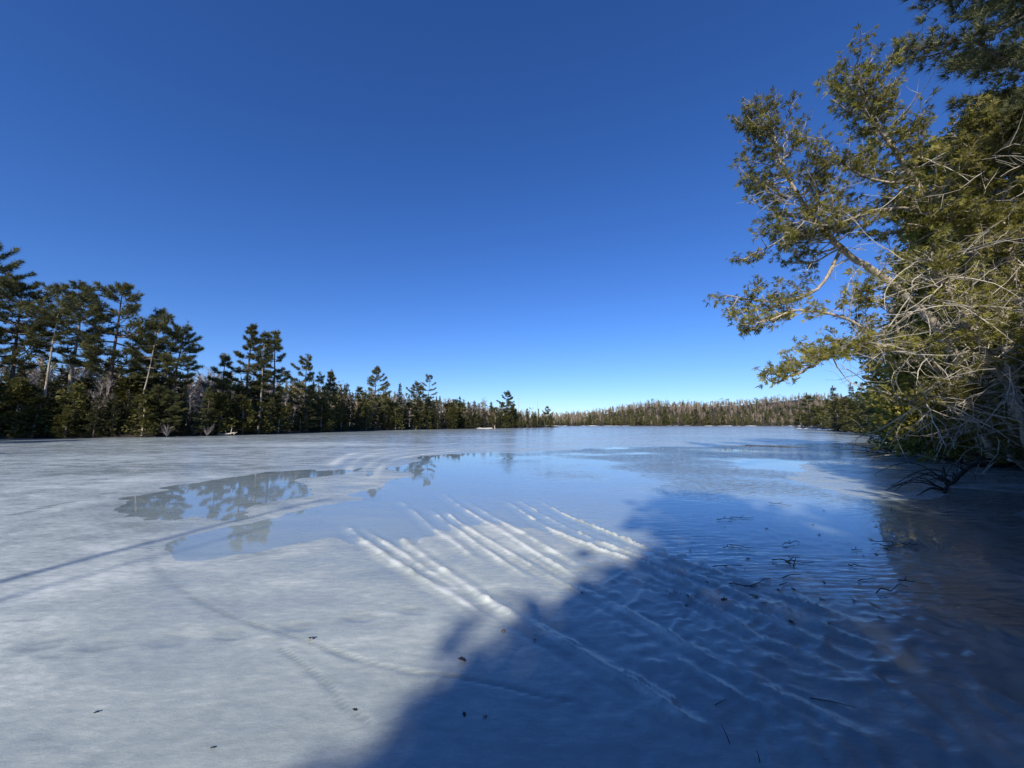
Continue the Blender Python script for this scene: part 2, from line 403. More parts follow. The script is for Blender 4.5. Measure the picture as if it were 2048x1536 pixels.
MELT_ARM = [(215, 1035), (270, 992), (330, 973), (420, 961), (520, 945), (600, 940), (690, 938), (735, 934), (720, 946), (660, 951), (610, 955), (592, 962), (618, 976), (612, 992), (550, 1001), (500, 1012), (455, 1040), (360, 1037)]
MELT_MAIN = [(335, 1114), (305, 1092), (380, 1062), (460, 1046), (540, 1034), (640, 1012), (720, 1001), (690, 990), (755, 978), (800, 962), (832, 952), (800, 946), (785, 938), (750, 952), (715, 950), (745, 936), (800, 932), (825, 915), (880, 910), (960, 907), (1060, 904), (1120, 900), (1240, 894), (1400, 893), (1560, 889), (1680, 885), (1800, 884), (1850, 902), (1790, 913),
             (1640, 920), (1588, 935), (1612, 962), (1690, 985), (1780, 998), (1900, 982), (2100, 985), (2140, 1330), (1960, 1260), (1860, 1238), (1750, 1215), (1600, 1192), (1450, 1140), (1300, 1100), (1200, 1086), (1120, 1068), (1050, 1058), (980, 1048), (930, 1050), (890, 1062), (850, 1078), (800, 1090), (745, 1086), (690, 1082), (600, 1086), (500, 1104), (400, 1116)]
ISLANDS = [((1330, 908), (1460, 912)), ((1460, 1004), (1560, 1008)), ((1260, 978), (1300, 981)), ((1300, 988), (1340, 992))]
sel = (np.abs(X) < 60) & (Y > .5) & (Y < 60)
xs, ys = X[sel], Y[sel]; dist = np.hypot(xs, ys)
wx = xs + .035 * dist * fbm(xs * .55, ys * .55, 31) + .02 * dist * fbm(xs * 2.1, ys * 1.5, 33); wy = ys + .04 * dist * fbm(xs * .55, ys * .55, 32) + .03 * dist * fbm(xs * 2.1, ys * 1.5, 34)
dep = np.zeros(xs.shape)
for poly, dd in ((MELT_ARM, .026), (MELT_MAIN, .026)):
    sd = poly_sd(wx, wy, np.array([ground(*p) for p in poly]))
    w = .16 + .045 * dist
    dep = np.maximum(dep, dd * np.clip(sd / (w * 1.5) + .42, 0, 1))
hh = h[sel]
hh = hh * (1 - .35 * np.clip(dep / .026, 0, 1)) - dep + .006 * fbm(xs * 1.1, ys * .6, 35) * np.clip(dep / .012, 0, 1)
# ripple-marked lumpy slush in the shaded corner
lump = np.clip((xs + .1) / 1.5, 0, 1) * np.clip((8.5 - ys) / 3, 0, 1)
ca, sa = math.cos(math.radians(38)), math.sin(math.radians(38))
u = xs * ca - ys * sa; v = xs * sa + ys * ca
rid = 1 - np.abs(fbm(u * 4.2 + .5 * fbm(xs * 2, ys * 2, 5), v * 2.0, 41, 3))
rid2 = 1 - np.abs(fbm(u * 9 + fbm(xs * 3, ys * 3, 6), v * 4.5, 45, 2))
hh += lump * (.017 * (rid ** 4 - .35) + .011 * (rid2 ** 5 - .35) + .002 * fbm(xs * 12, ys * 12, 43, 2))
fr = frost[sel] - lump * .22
# ruts left by machines: ridges of pressed snow with a hollow beside each
TRACKS = [([(690, 1046), (709, 1065), (764, 1109), (839, 1157), (903, 1191), (960, 1228), (1005, 1252)], .05, .024),
          ([(718, 1050), (730, 1060), (791, 1099), (850, 1140), (890, 1163), (945, 1200)], .04, .018),
          ([(800, 1070), (819, 1092), (873, 1133), (928, 1169), (972, 1200), (1022, 1228), (1077, 1264), (1163, 1312), (1231, 1353), (1282, 1382), (1347, 1428), (1420, 1490)], .045, .028),
          ([(795, 998), (830, 1025), (870, 1060), (925, 1100), (960, 1130)], .05, .016),
          ([(860, 1016), (867, 1024), (908, 1055), (942, 1082), (1007, 1127), (1060, 1160)], .04, .020),
          ([(893, 1020), (901, 1031), (942, 1062), (993, 1092), (1061, 1133), (1128, 1170), (1197, 1202), (1282, 1246), (1330, 1273), (1400, 1312), (1464, 1339)], .04, .024),
          ([(885, 984), (894, 993), (918, 1010), (959, 1036), (1010, 1067), (1060, 1100), (1110, 1132), (1180, 1170)], .06, .020),
          ([(930, 1000), (980, 1030), (1040, 1064), (1100, 1100), (1160, 1135)], .05, .014),
          ([(1005, 998), (1020, 1006), (1061, 1034), (1113, 1064), (1181, 1095), (1241, 1115), (1304, 1140), (1386, 1176), (1448, 1204), (1550, 1250), (1650, 1294), (1750, 1339)], .05, .022),
          ([(1030, 996), (1044, 1004), (1106, 1040), (1164, 1067), (1225, 1094), (1300, 1122), (1400, 1158), (1480, 1192), (1600, 1238), (1700, 1278), (1800, 1314)], .035, .020),
          ([(1066, 994), (1078, 1000), (1130, 1029), (1174, 1047), (1219, 1065), (1300, 1099), (1370, 1127), (1450, 1152), (1560, 1192), (1660, 1227), (1740, 1252)], .035, .020),
          ([(1230, 1150), (1336, 1186), (1428, 1226), (1519, 1281), (1592, 1306), (1700, 1360)], .035, .022),
          ([(1479, 1338), (1537, 1383), (1665, 1442), (1760, 1500)], .03, .022),
          ([(1240, 1400), (1300, 1420), (1373, 1445), (1464, 1496), (1504, 1529)], .03, .016),
          ([(1330, 1310), (1430, 1370), (1560, 1440), (1640, 1500)], .035, .014)]
def seg_dist(px_, py_, path):
    d2 = np.full(px_.shape, 1e9); al = np.zeros(px_.shape); L0 = 0.; tot = 0.
    for (a, b) in zip(path[:-1], path[1:]):
        e = b - a; l = math.hypot(*e); t = np.clip(((px_ - a[0]) * e[0] + (py_ - a[1]) * e[1]) / (l * l), 0, 1)
        q = (px_ - a[0] - t * e[0]) ** 2 + (py_ - a[1] - t * e[1]) ** 2
        m = q < d2; d2 = np.where(m, q, d2); al = np.where(m, L0 + t * l, al); L0 += l
    return np.sqrt(d2), al, L0
sgn = np.zeros(xs.shape)
for k, (pp, w, amp) in enumerate(TRACKS):
    path = curve_pts([ground(*p) for p in pp], 34)
    d, al, tot = seg_dist(xs, ys, path)
    near = d < .8
    dd, aa, xx, yy = d[near], al[near], xs[near], ys[near]
    fade = np.clip(aa / .5, 0, 1) * np.clip((tot - aa) / .5, 0, 1)
    amp_l = amp * fade * (.75 + .5 * vnoise(aa * 1.6, k * 3.1, 50) + .35 * vnoise(aa * 7, k * 1.7, 51))
    dw = dd + .018 * vnoise(aa * 3.2, k + .5, 52) + .012 * vnoise(aa * 11, k + .5, 53)
    rdg = np.exp(-(np.abs(dw) / (w * .55)) ** 1.15) + .35 * np.exp(-((dd - 1.75 * w) / (w * .3)) ** 2) * (vnoise(aa * 2.3, k * 2.2, 55) > -.2)
    hh[near] += (1.45 + 1.2 * np.clip((xx - .2) / 1.2, 0, 1)) * amp_l * rdg - .32 * amp * fade * np.exp(-((dd - 2.6 * w) / (1.3 * w)) ** 2)
    fr[near] += .75 * fade * np.exp(-(dw / (.75 * w)) ** 2) * (.8 + .5 * vnoise(aa * 5, k * .9, 57))
# old curved ruts further out
for k, (pp, w) in enumerate([([(700, 960), (705, 930), (735, 912), (790, 903), (880, 896), (1000, 884)], .16), ([(722, 965), (735, 935), (765, 916), (815, 907), (900, 899), (1030, 885)], .16), ([(745, 968), (760, 938), (790, 920), (840, 910), (930, 900), (1050, 886)], .16), ([(660, 950), (672, 926), (705, 908), (770, 899), (860, 892), (960, 881)], .2)]):
    path = curve_pts([ground(*p) for p in pp], 30)
    d, al, tot = seg_dist(xs, ys, path); near = d < 1.5
    fade = np.clip(al[near] / 3, 0, 1) * np.clip((tot - al[near]) / 6, 0, 1)
    g = np.exp(-(d[near] / w) ** 2) * fade * (.6 + .6 * vnoise(al[near] * .7, k, 60))
    hh[near] += .014 * g; fr[near] += .38 * g
# cracks
for k, (pp, w, dp) in enumerate([([(297, 1080), (303, 1120), (330, 1160), (400, 1205), (480, 1243), (560, 1268), (620, 1288), (680, 1312), (740, 1331), (820, 1349), (900, 1357), (1000, 1376), (1080, 1396), (1160, 1412)], .013, .009), ([(560, 1300), (600, 1330), (650, 1372), (690, 1420), (735, 1450)], .011, .006), ([(30, 1030), (60, 1025), (110, 1010), (160, 1003)], .05, .006)]):
    path = curve_pts([ground(*p) for p in pp], 50)
    d, al, tot = seg_dist(xs, ys, path); near = d < .3
    dw = np.abs(d[near] + .006 * vnoise(al[near] * 9, k, 70))
    hh[near] += -dp * np.exp(-(dw / w) ** 2) + .003 * np.exp(-((dw - .035) / .02) ** 2)
    fr[near] -= .6 * np.exp(-(dw / w) ** 2)
# melted footprints
for (px_, py_, s) in [(85, 1292, 1.1), (205, 1292, 1.1), (340, 1283, 1.1), (462, 1272, 1.), (594, 1256, .9), (722, 1238, .9), (830, 1224, .9), (105, 1312, .5), (60, 1240, .6)]:
    gx, gy = ground(px_, py_); q = ((xs - gx) / (.15 * s)) ** 2 + ((ys - gy) / (.085 * s)) ** 2
    hh += -.012 * np.exp(-q ** 2) + .009 * np.exp(-((xs - gx - .03) / .06) ** 2 - ((ys - gy - .02) / .03) ** 2)
    fr -= .3 * np.exp(-q ** 2)
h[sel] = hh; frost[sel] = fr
z_ice = h.copy()
z_ice += .02 * (1 - far) * 0
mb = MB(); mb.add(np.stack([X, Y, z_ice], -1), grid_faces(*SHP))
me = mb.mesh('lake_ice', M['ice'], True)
near_bank = poly_sd(X, Y, LAKE)
clear_shade = np.clip((6.8 - near_bank) / 3.0, 0, 1) * np.clip((X - .6) / 2.0, 0, 1) * np.clip((16 - Y) / 6, 0, 1) * np.clip(.8 + .5 * fbm(X * 1.1, Y * 1.1, 81), 0, 1)  # dark bank ice: clear ice and canopy shade both painted by this mask
at = me.attributes.new('clear_shade', 'FLOAT', 'POINT'); at.data.foreach_set('value', clear_shade.astype(np.float32))
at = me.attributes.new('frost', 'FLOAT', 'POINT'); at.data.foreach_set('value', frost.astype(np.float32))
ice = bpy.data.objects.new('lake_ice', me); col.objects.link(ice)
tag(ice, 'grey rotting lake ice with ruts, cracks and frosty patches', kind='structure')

wx_ = sinh_axis(-22, 62, 6, 2, 24); wy_ = sinh_axis(1.0, 58, 6, 6, 24)
WX, WY = np.meshgrid(wx_, wy_, indexing='ij')
mb = MB(); mb.add(np.stack([WX, WY, np.full(WX.shape, -.001)], -1), grid_faces(24, 24))
tag(mb.build('meltwater', M['water'], smooth=True), 'still blue meltwater pooled in hollows of the ice', kind='structure')

# ------------------------------------------------------------------ tree builders
def pine(rng, h=20., base=.35, spread=4.2, r=.28, lean=(0, 0), gaps=.25, top='round', dens=1.0, dead_low=6, tl=.52, tw=.06, tn=11, sp=1.0):
    """white pine: wood mesh + needle mesh; level plumes of needles with open gaps"""
    wood, leaf = MB(), MB()
    n = 14; t = np.linspace(0, 1, n)
    wob = np.cumsum(rng.normal(0, .05, (n, 2)), 0) * h / 20
    path = np.stack([lean[0] * t ** 1.3 + wob[:, 0], lean[1] * t ** 1.3 + wob[:, 1], t * h - .4], -1)
    tube(wood, path, r * (1 - .93 * t) + .012, 7)
    def on(tt): return np.array([np.interp(tt, t, path[:, k]) for k in range(3)])
    z = base; az0 = rng.uniform(0, 6.28)
    side = rng.uniform(0, 6.28)
    while z < .985:
        u = (z - base) / (1 - base)
        prof = (.55 + .9 * u) if u < .35 else (1 - ((u - .35) / .65) ** 1.4) * .86 + .12 if top == 'round' else (1.02 - u) * 1.0 + .05
        nb = rng.integers(4, 7)
        for k in range(nb):
            if rng.random() < gaps: continue
            az = az0 + k * 6.283 / nb + rng.normal(0, .3)
            L = spread * prof * rng.uniform(.55, 1.2) * (1 + .25 * math.cos(az - side))
            el = math.radians(rng.uniform(-8, 14) + 32 * u ** 2)
            p0 = on(z + rng.normal(0, .006)); s = np.linspace(0, 1, 6)
            dh = np.array([math.cos(az), math.sin(az), 0])
            br = p0 + dh * (L * s)[:, None] * math.cos(el) + np.array([0, 0, 1.]) * (L * (math.sin(el) * s - .10 * np.sin(s * 3.1) + .16 * s ** 2.5))[:, None]
            rb = max(.012, .022 * L * (1 - .5 * u))
            tube(wood, br, rb * (1 - .8 * s) + .006, 4)
            m = int((10 + 17 * L) * dens)
            ss = rng.uniform(.3, 1.04, m) ** .8
            lat = np.clip(rng.normal(0, .2, m), -.34, .34) * L * (1.15 - ss * .75)
            q = np.stack([np.interp(ss, s, br[:, c]) for c in range(3)], -1)
            sd = np.array([-dh[1], dh[0], 0])
            q += sd * lat[:, None] + np.array([0, 0, 1.]) * (rng.normal(.05, .07, m) + .02 * L)[:, None] + dh * (np.abs(lat) * .35)[:, None]
            D = dh * .55 + sd * (np.sign(lat) * .4)[:, None] + np.array([0, 0, .55]) + rng.normal(0, .25, (m, 3))
            tufts(leaf, q, D, rng, tl, tn, .55, tw, tint=np.clip(rng.normal(.5, .22, m), 0, 1))
        z += sp * rng.uniform(.95, 1.7) / h * (1 if u < .7 else .7)
    m = int(16 * dens); q = on(.99) + rng.normal(0, .22, (m, 3)); tufts(leaf, q, rng.normal(0, .5, (m, 3)) + [0, 0, 1], rng, tl, tn, .5, tw)
    for k in range(dead_low):                   # dead stubs below the crown
        zz = rng.uniform(base * .45, base); az = rng.uniform(0, 6.28); L = rng.uniform(.6, 2.2); p0 = on(zz)
        d = np.array([math.cos(az), math.sin(az), rng.uniform(-.2, .25)])
        tube(wood, [p0, p0 + d * L * .6, p0 + d * L + [0, 0, .15]], [.018, .012, .005], 4)
    return wood, leaf

def spruce(rng, h=11., r=1.3, base=.06, dens=1.0):
    wood, leaf = MB(), MB()
    t = np.linspace(0, 1, 6); bx = rng.normal(0, .12)
    path = np.stack([bx * t, rng.normal(0, .12) * t, t * h - .3], -1); tube(wood, path, .012 * h * (1 - .95 * t) + .008, 5)
    z = base
    while z < .97:
        u = (z - base) / (1 - base); L0 = r * (1 - u) ** .85 * rng.uniform(.75, 1.2) + .1
        for k in range(rng.integers(4, 7)):
            if rng.random() < .16: continue
            az = rng.uniform(0, 6.28); L = L0 * rng.uniform(.6, 1.25); dh = np.array([math.cos(az), math.sin(az), 0])
            p0 = np.array([bx * z, 0, z * h]); tip = p0 + dh * L + [0, 0, -.28 * L + .25 * u]
            segs(wood, p0[None], tip[None], .018, .006)
            m = max(3, int((3 + 6 * L) * dens)); s = rng.uniform(.2, 1.02, m)
            q = p0 + (tip - p0) * s[:, None] + rng.normal(0, .09, (m, 3)) * (1, 1, .5)
            tufts(leaf, q, dh * .8 + [0, 0, -.15 + .5 * u] + rng.normal(0, .35, (m, 3)), rng, .36, 8, .55, .1, tint=np.clip(rng.normal(.5, .22, m), 0, 1))
        z += rng.uniform(.28, .46) / h * 1.15
    q = np.stack([np.full(8, bx), np.zeros(8), np.linspace(.95, 1.0, 8) * h], -1); tufts(leaf, q, np.tile([0, 0, 1.], (8, 1)), rng, .4, 6, .35, .07)
    return wood, leaf

def cedar(rng, h=8., r=1.7, base=.04, n=1700, flen=.34, clumps=70, lop=0., leaflets=5):
    """shore cedar: lumpy pointed crown of flat sprays gathered in clumps"""
    wood, leaf = MB(), MB()
    t = np.linspace(0, 1, 7); path = np.stack([lop * t ** 2, 0 * t, t * h * .97 - .3], -1); tube(wood, path, .016 * h * (1 - .93 * t) + .01, 6)
    u = rng.random(clumps) ** 1.15; az = rng.uniform(0, 6.283, clumps)
    rad = r * ((1 - u) ** .62) * np.where(u < .12, .6 + u * 3.3, 1) * rng.uniform(.55, 1.1, clumps)
    C = np.stack([np.cos(az) * rad + lop * u ** 2, np.sin(az) * rad, (base + (1 - base) * u) * h], -1)
    ax = np.stack([lop * u ** 2, 0 * u, np.maximum(C[:, 2] - .25 * rad, .1)], -1)
    segs(wood, ax, C, .022, .008)
    k = rng.integers(0, clumps, n)
    o = rng.normal(0, 1, (n, 3)) * np.array([.30, .30, .26]) * (.55 + .3 * r)
    q = C[k] + o * (1.15 - .5 * u[k])[:, None]
    q[:, 2] = np.maximum(q[:, 2], .12)
    D = unit(np.stack([np.cos(az[k]), np.sin(az[k]), np.full(n, .35)], -1)) + rng.normal(0, .45, (n, 3))
    tb = rng.normal(.5, .17, clumps)[k]
    fans(leaf, q, D, rng, flen, leaflets, .8, tint=np.clip(tb + rng.normal(0, .12, n), 0, 1), width=.22)
    return wood, leaf

def birch(rng, h=11., spread=1.6, r=.09, forks=2, twn=150):
    """bare birch: pale trunk and a haze of upright twigs"""
    wood, twig = MB(), MB()
    t = np.linspace(0, 1, 8); wob = np.cumsum(rng.normal(0, .07, (8, 2)), 0)
    path = np.stack([wob[:, 0], wob[:, 1], t * h * .9 - .3], -1); tube(wood, path, r * (1 - .85 * t) + .006, 6)
    tips = []
    for k in range(14):
        z = rng.uniform(.4, .95); az = rng.uniform(0, 6.28); L = spread * rng.uniform(.5, 1.1) * (1.25 - z * .6)
        p0 = np.array([np.interp(z, t, path[:, c]) for c in range(3)]); dh = np.array([math.cos(az), math.sin(az), 0])
        s = np.linspace(0, 1, 4); p = p0 + dh * (L * .6 * s)[:, None] + np.array([0, 0, 1]) * (L * 1.1 * s ** 1.2)[:, None]
        tube(wood, p, .028 * (1 - .7 * s), 4); tips.append(p)
    tips = np.concatenate([p[1:] for p in tips])
    k = rng.integers(0, len(tips), twn); P0 = tips[k]; d = rng.normal(0, .45, (twn, 3)) + [0, 0, .7]
    P1 = P0 + d * rng.uniform(.4, 1.0, (twn, 1)); segs(twig, P0, P1, .014, .006)
    k2 = rng.integers(0, twn, twn * 2); P2 = P1[k2] * .6 + P0[k2] * .4
    segs(twig, P2, P2 + (rng.normal(0, .5, (twn * 2, 3)) + [0, 0, .55]) * rng.uniform(.3, .7, (twn * 2, 1)), .010, .005)
    return wood, twig

def snag(rng, h=9., r=.12, nb=26, L0=.9, lean=(0, 0)):
    wood = MB(); t = np.linspace(0, 1, 7)
    path = np.stack([lean[0] * t + rng.normal(0, .04, 7), lean[1] * t + rng.normal(0, .04, 7), t * h - .3], -1); tube(wood, path, r * (1 - .88 * t) + .006, 6)
    tws = []
    for k in range(nb):
        tw = MB(); tws.append(tw)
        z = rng.uniform(.3, .98); az = rng.uniform(0, 6.28); L = L0 * rng.uniform(.4, 1.2) * (1.15 - .6 * z)
        p0 = np.array([np.interp(z, t, path[:, c]) for c in range(3)]); d = np.array([math.cos(az), math.sin(az), rng.uniform(-.1, .35)])
        tube(tw, [p0, p0 + d * L * .5, p0 + d * L + [0, 0, .12 * L]], [.026, .016, .007], 4)
    return wood, tws

def make_tree(name, parts, label, cat='tree', group=None, loc=(0, 0, 0), rz=0, scale=1.0):
    root = empty(name, loc); root.rotation_euler = (0, 0, rz); root.scale = (scale,) * 3 if not hasattr(scale, '__len__') else scale
    tag(root, label, cat, group)
    for (pn, data, mat, smooth) in parts:
        if isinstance(data, MB): data.build(pn, mat, root, smooth)
        else:
            o = bpy.data.objects.new(pn, data); col.objects.link(o); o.parent = root
    return root

def ground_z(x, y): return float(terrain_z(np.array([x]), np.array([y]))[0])

def tree_at(px, top_py, inland, shore=left_shore, shore_px=LEFT_PX):
    """stand a tree a few metres inland of the left shore under a spot of the skyline; returns place and height"""
    pxs = [p[0] for p in shore_px]; ys_ = [p[1] for p in shore]
    Yd = float(np.interp(px, pxs, ys_)) + inland
    top = lift(px, top_py, Yd); z0 = ground_z(top[0], Yd)
    return (top[0], Yd, z0), top[2] - z0

# ------------------------------------------------------------------ the tall pines of the left shore, one by one
PINES = [  # px, top, inland, kwargs, label
    (-22, 488, 3, dict(base=.42, spread=5.2, r=.36, gaps=.2), 'huge dark pine cut off by the picture edge, tallest on the shore'),
    (48, 566, 4, dict(base=.45, spread=5.6, r=.32, gaps=.25), 'broad flat-topped pine next to the tallest edge pine'),
    (112, 569, 2, dict(base=.62, spread=3.6, r=.16, gaps=.55, dens=.55, lean=(.6, 0)), 'thin sparse pine with a pale bare trunk between two fuller crowns'),
    (166, 566, 5, dict(base=.45, spread=4.4, r=.3, gaps=.3, lean=(.8, 0)), 'pine with open layered arms just past the sparse pale-trunked one'),
    (240, 567, 4, dict(base=.40, spread=5.0, r=.34, gaps=.18), 'big full-crowned pine, widest of the layered shore pines'),
    (290, 640, 3, dict(base=.5, spread=3.2, r=.14, gaps=.4, dens=.8, lean=(2.4, 0)), 'leaning pine with a pale slanting trunk below the widest crown'),
    (318, 618, 6, dict(base=.35, spread=3.2, r=.24, gaps=.28), 'narrow pine rising behind the slanting pale trunk'),
    (352, 648, 4, dict(base=.3, spread=4.4, r=.26, gaps=.25, lean=(1.5, 0)), 'ragged pine with arms reaching out over the gap of bare birches'),
    (448, 706, 5, dict(base=.2, spread=3.6, r=.22, gaps=.15, top='cone'), 'short cone-shaped pine right of the bare birches'),
    (503, 646, 4, dict(base=.25, spread=5.0, r=.3, gaps=.2, top='cone'), 'tall pointed pine with long drooping left arms'),
    (530, 664, 2, dict(base=.55, spread=2.8, r=.2, gaps=.4, dens=.8), 'pine with a tall pale bare trunk between two dark pines'),
    (555, 660, 4, dict(base=.28, spread=3.4, r=.26, gaps=.25), 'narrow flat-topped pine at the end of the tall trio'),
    (616, 708, 4, dict(base=.2, spread=3.6, r=.24, gaps=.15), 'single dense pine standing alone after the tall trio'),
    (638, 744, 4, dict(base=.4, spread=2.6, r=.16, gaps=.45, dens=.7), 'small thin pine leaning on the shoulder of the lone dense pine'),
    (663, 742, 3, dict(base=.15, spread=2.5, r=.2, gaps=.2), 'narrow dark pine like a bottle brush past the lone dense one'),
    (752, 734, 5, dict(base=.3, spread=4.4, r=.26, gaps=.2, lean=(.5, 0)), 'broad pine with twin tufted tip above the yellow cedars'),
    (836, 762, 5, dict(base=.35, spread=4.2, r=.22, gaps=.4, lean=(-.6, 0), dens=.8), 'pine bent over towards its thin neighbour with open arms'),
    (856, 750, 6, dict(base=.5, spread=4.2, r=.22, gaps=.5, dens=.75, lean=(1.0, 0)), 'thin pine with few windswept arms high above the low woods'),
    (1016, 780, 6, dict(base=.35, spread=4.2, r=.24, gaps=.15), 'solitary round-topped pine towering over the low point'),
    (1095, 812, 5, dict(base=.08, spread=5.0, r=.24, gaps=.1), 'bushy pine at the very tip of the wooded point'),
]
PINE_BAND = 'tall pines of the wooded shore across the ice'
protos_pine = []
for k, (px, ty_, inl, kw, lab) in enumerate(PINES):
    loc, hh_ = tree_at(px, ty_, inl)
    rng = R(100 + k)
    big = hh_ / 20.
    kw = dict(kw); kw['spread'] = kw['spread'] * (1 if hh_ > 15 else max(.6, hh_ / 15)) * (.95 if k > 8 else 1.05); kw['gaps'] *= .7
    w, lf = pine(rng, h=hh_, **kw)
    pale = 'pale' in lab
    o = make_tree('pine_tree', [('trunk', w, M['birch_bark' if False else ('cedar_bark' if pale else 'pine_bark')], True), ('crown', lf, M['pine_leaf'], False)], lab, group=PINE_BAND, loc=loc)
    protos_pine.append(o)

# two snags and a pale larch
for (px, ty_, inl, hn, lab) in ((1037, 783, 7, 30, 'grey dead snag with short stub branches beside the solitary round-topped pine'), (1075, 797, 6, 14, 'thin bare dead pole near the tip of the point')):
    loc, hh_ = tree_at(px, ty_, inl); w, tw = snag(R(px), hh_, .2, hn, 1.6)
    make_tree('dead_tree', [('trunk', w, M['dead_wood'], True), *[('branch', b_, M['grey_twig'], True) for b_ in tw]], lab, loc=loc)

# ------------------------------------------------------------------ shared meshes for the woods
def proto(gen, kind, wm, lm, pn):
    w, l = gen; return (kind, [('trunk', w.mesh(kind + '_trunk', wm, True), None, True), (pn, l.mesh(kind + '_' + pn, lm), None, False)])
PR_SPRUCE = [proto(spruce(R(200 + i), 11 + i, 1.25 + .12 * i), 'spruce_tree', M['pine_bark'], M['spruce_leaf'], 'crown') for i in range(4)]
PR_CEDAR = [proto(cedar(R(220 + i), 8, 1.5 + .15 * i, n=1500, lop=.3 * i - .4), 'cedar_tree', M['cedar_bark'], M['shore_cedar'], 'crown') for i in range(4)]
PR_BIRCH = [proto(birch(R(240 + i), 11 + .6 * i), 'birch_tree', M['birch_bark'], M['grey_twig'], 'crown') for i in range(4)]
PR_PINE = [proto(pine(R(260 + i), 12, .15, 2.6, .17, gaps=.15, top='cone' if i else 'round'), 'pine_tree', M['pine_bark'], M['pine_leaf'], 'crown') for i in range(3)]
PROTO_H = {'spruce_tree': [11, 12, 13, 14], 'cedar_tree': [8] * 4, 'birch_tree': [11, 11.6, 12.2, 12.8], 'pine_tree': [12] * 3}
PROTOS = {'spruce_tree': PR_SPRUCE, 'cedar_tree': PR_CEDAR, 'birch_tree': PR_BIRCH, 'pine_tree': PR_PINE}
rw = R(5)
def plant(kind, x, y, height, label, group=None, wide=1.0, i=None):
    if i is None: i = int(rw.integers(0, len(PROTOS[kind])))
    s = height / PROTO_H[kind][i]
    return make_tree(kind, PROTOS[kind][i][1], label, 'tree', group, (x, y, ground_z(x, y) - .05), rw.uniform(0, 6.28), (s * wide, s * wide, s))

# named shore cedars and spruces of the middle distance
NAMED = [('cedar_tree', 735, 800, 1.5, 1.0, 'yellow-green cedar on the shore below the twin-tipped pine'),
         ('cedar_tree', 793, 806, 1., 1.2, 'plump yellow-green cedar below the dark pointed spruce'),
         ('spruce_tree', 799, 767, 4, 1.0, 'dark pointed spruce rising alone over the plump cedar'),
         ('cedar_tree', 855, 818, 1., 1.1, 'rounded cedar at the water below the windswept pine'),
         ('cedar_tree', 905, 806, 1.2, 1.2, 'tall cedar midway along the shore with a dark gap beside it'),
         ('cedar_tree', 930, 838, .6, 1.6, 'squat low cedar bush at the ice edge by the tall cedar'),
         ('cedar_tree', 950, 826, 1.2, 1.0, 'slim cedar halfway to the point of the shore'),
         ('cedar_tree', 1003, 824, 1.5, 1.3, 'broad pointed cedar below the solitary round-topped pine'),
         ('cedar_tree', 1040, 826, 1.5, 1.1, 'leafy cedar under the grey dead snag'),
         ('cedar_tree', 1070, 830, 1.5, 1.0, 'small cedar by the thin bare pole'),
         ('spruce_tree', 690, 768, 5, .9, 'pale thin spruce after the bottle-brush pine'),
         ('cedar_tree', 228, 800, .8, .8, 'little pointed tree at the dark waterline under the widest pine')]
for (kd, px, ty_, inl, wd, lab) in NAMED:
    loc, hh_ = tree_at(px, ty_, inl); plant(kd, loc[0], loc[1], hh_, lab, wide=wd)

# rank and file woods: three ranks behind the waterline
def shore_px_at(px): return float(np.interp(px, [p[0] for p in LEFT_PX], [p[1] for p in left_shore]))
SKY_X = [-60, 60, 200, 330, 400, 460, 600, 700, 800, 900, 1000, 1060, 1110]
SKY_Y = [735, 735, 745, 750, 742, 768, 788, 782, 798, 800, 806, 818, 838]
W_SP = 'slender dark spruce crowded among others in the shore woods'
W_CE = 'olive cedar crowding the waterline of the shaded shore'
W_BI = 'bare pale birch among the conifers of the shore woods'
W_PI = 'young pine filling the shore woods under the tall pines'
WOODS = []
for rank, (n, inl0, inl1, fy) in enumerate([(84, .0, 1.3, .6), (66, 3, 8, .98), (66, 9, 20, 1.12), (40, 22, 42, 1.2)]):
    for k in range(n):
        px = -110 + (k + rw.uniform(.1, .9)) / n * 1215
        inl = rw.uniform(inl0, inl1); Yd = shore_px_at(px) + inl
        topy = HOR - (HOR - np.interp(px, SKY_X, SKY_Y)) * fy * (rw.uniform(.45, 1.35) if rank == 0 else rw.uniform(.72, 1.1))
        p = lift(px, topy, Yd); hgt = p[2] - ground_z(p[0], Yd)
        hgt = float(np.clip(hgt, 3.0, 15))
        c = rw.random()
        if rank == 0: kd = 'cedar_tree' if c < .36 else 'spruce_tree' if c < .8 else 'pine_tree'
        elif rank == 1: kd = 'spruce_tree' if c < .45 else 'cedar_tree' if c < .65 else 'pine_tree' if c < .85 else 'birch_tree'
        else: kd = 'spruce_tree' if c < .52 else 'birch_tree' if c < .9 else 'pine_tree'
        if 375 < px < 430 and rank > 0: kd = 'birch_tree' if c < .75 else 'spruce_tree'
        lab = {'spruce_tree': W_SP, 'cedar_tree': W_CE, 'birch_tree': W_BI, 'pine_tree': W_PI}[kd]
        o = plant(kd, p[0], Yd, hgt, lab, 'woods of the near left shore', wide=rw.uniform(1.25, 1.8)); WOODS.append((kd, rank, px, o))

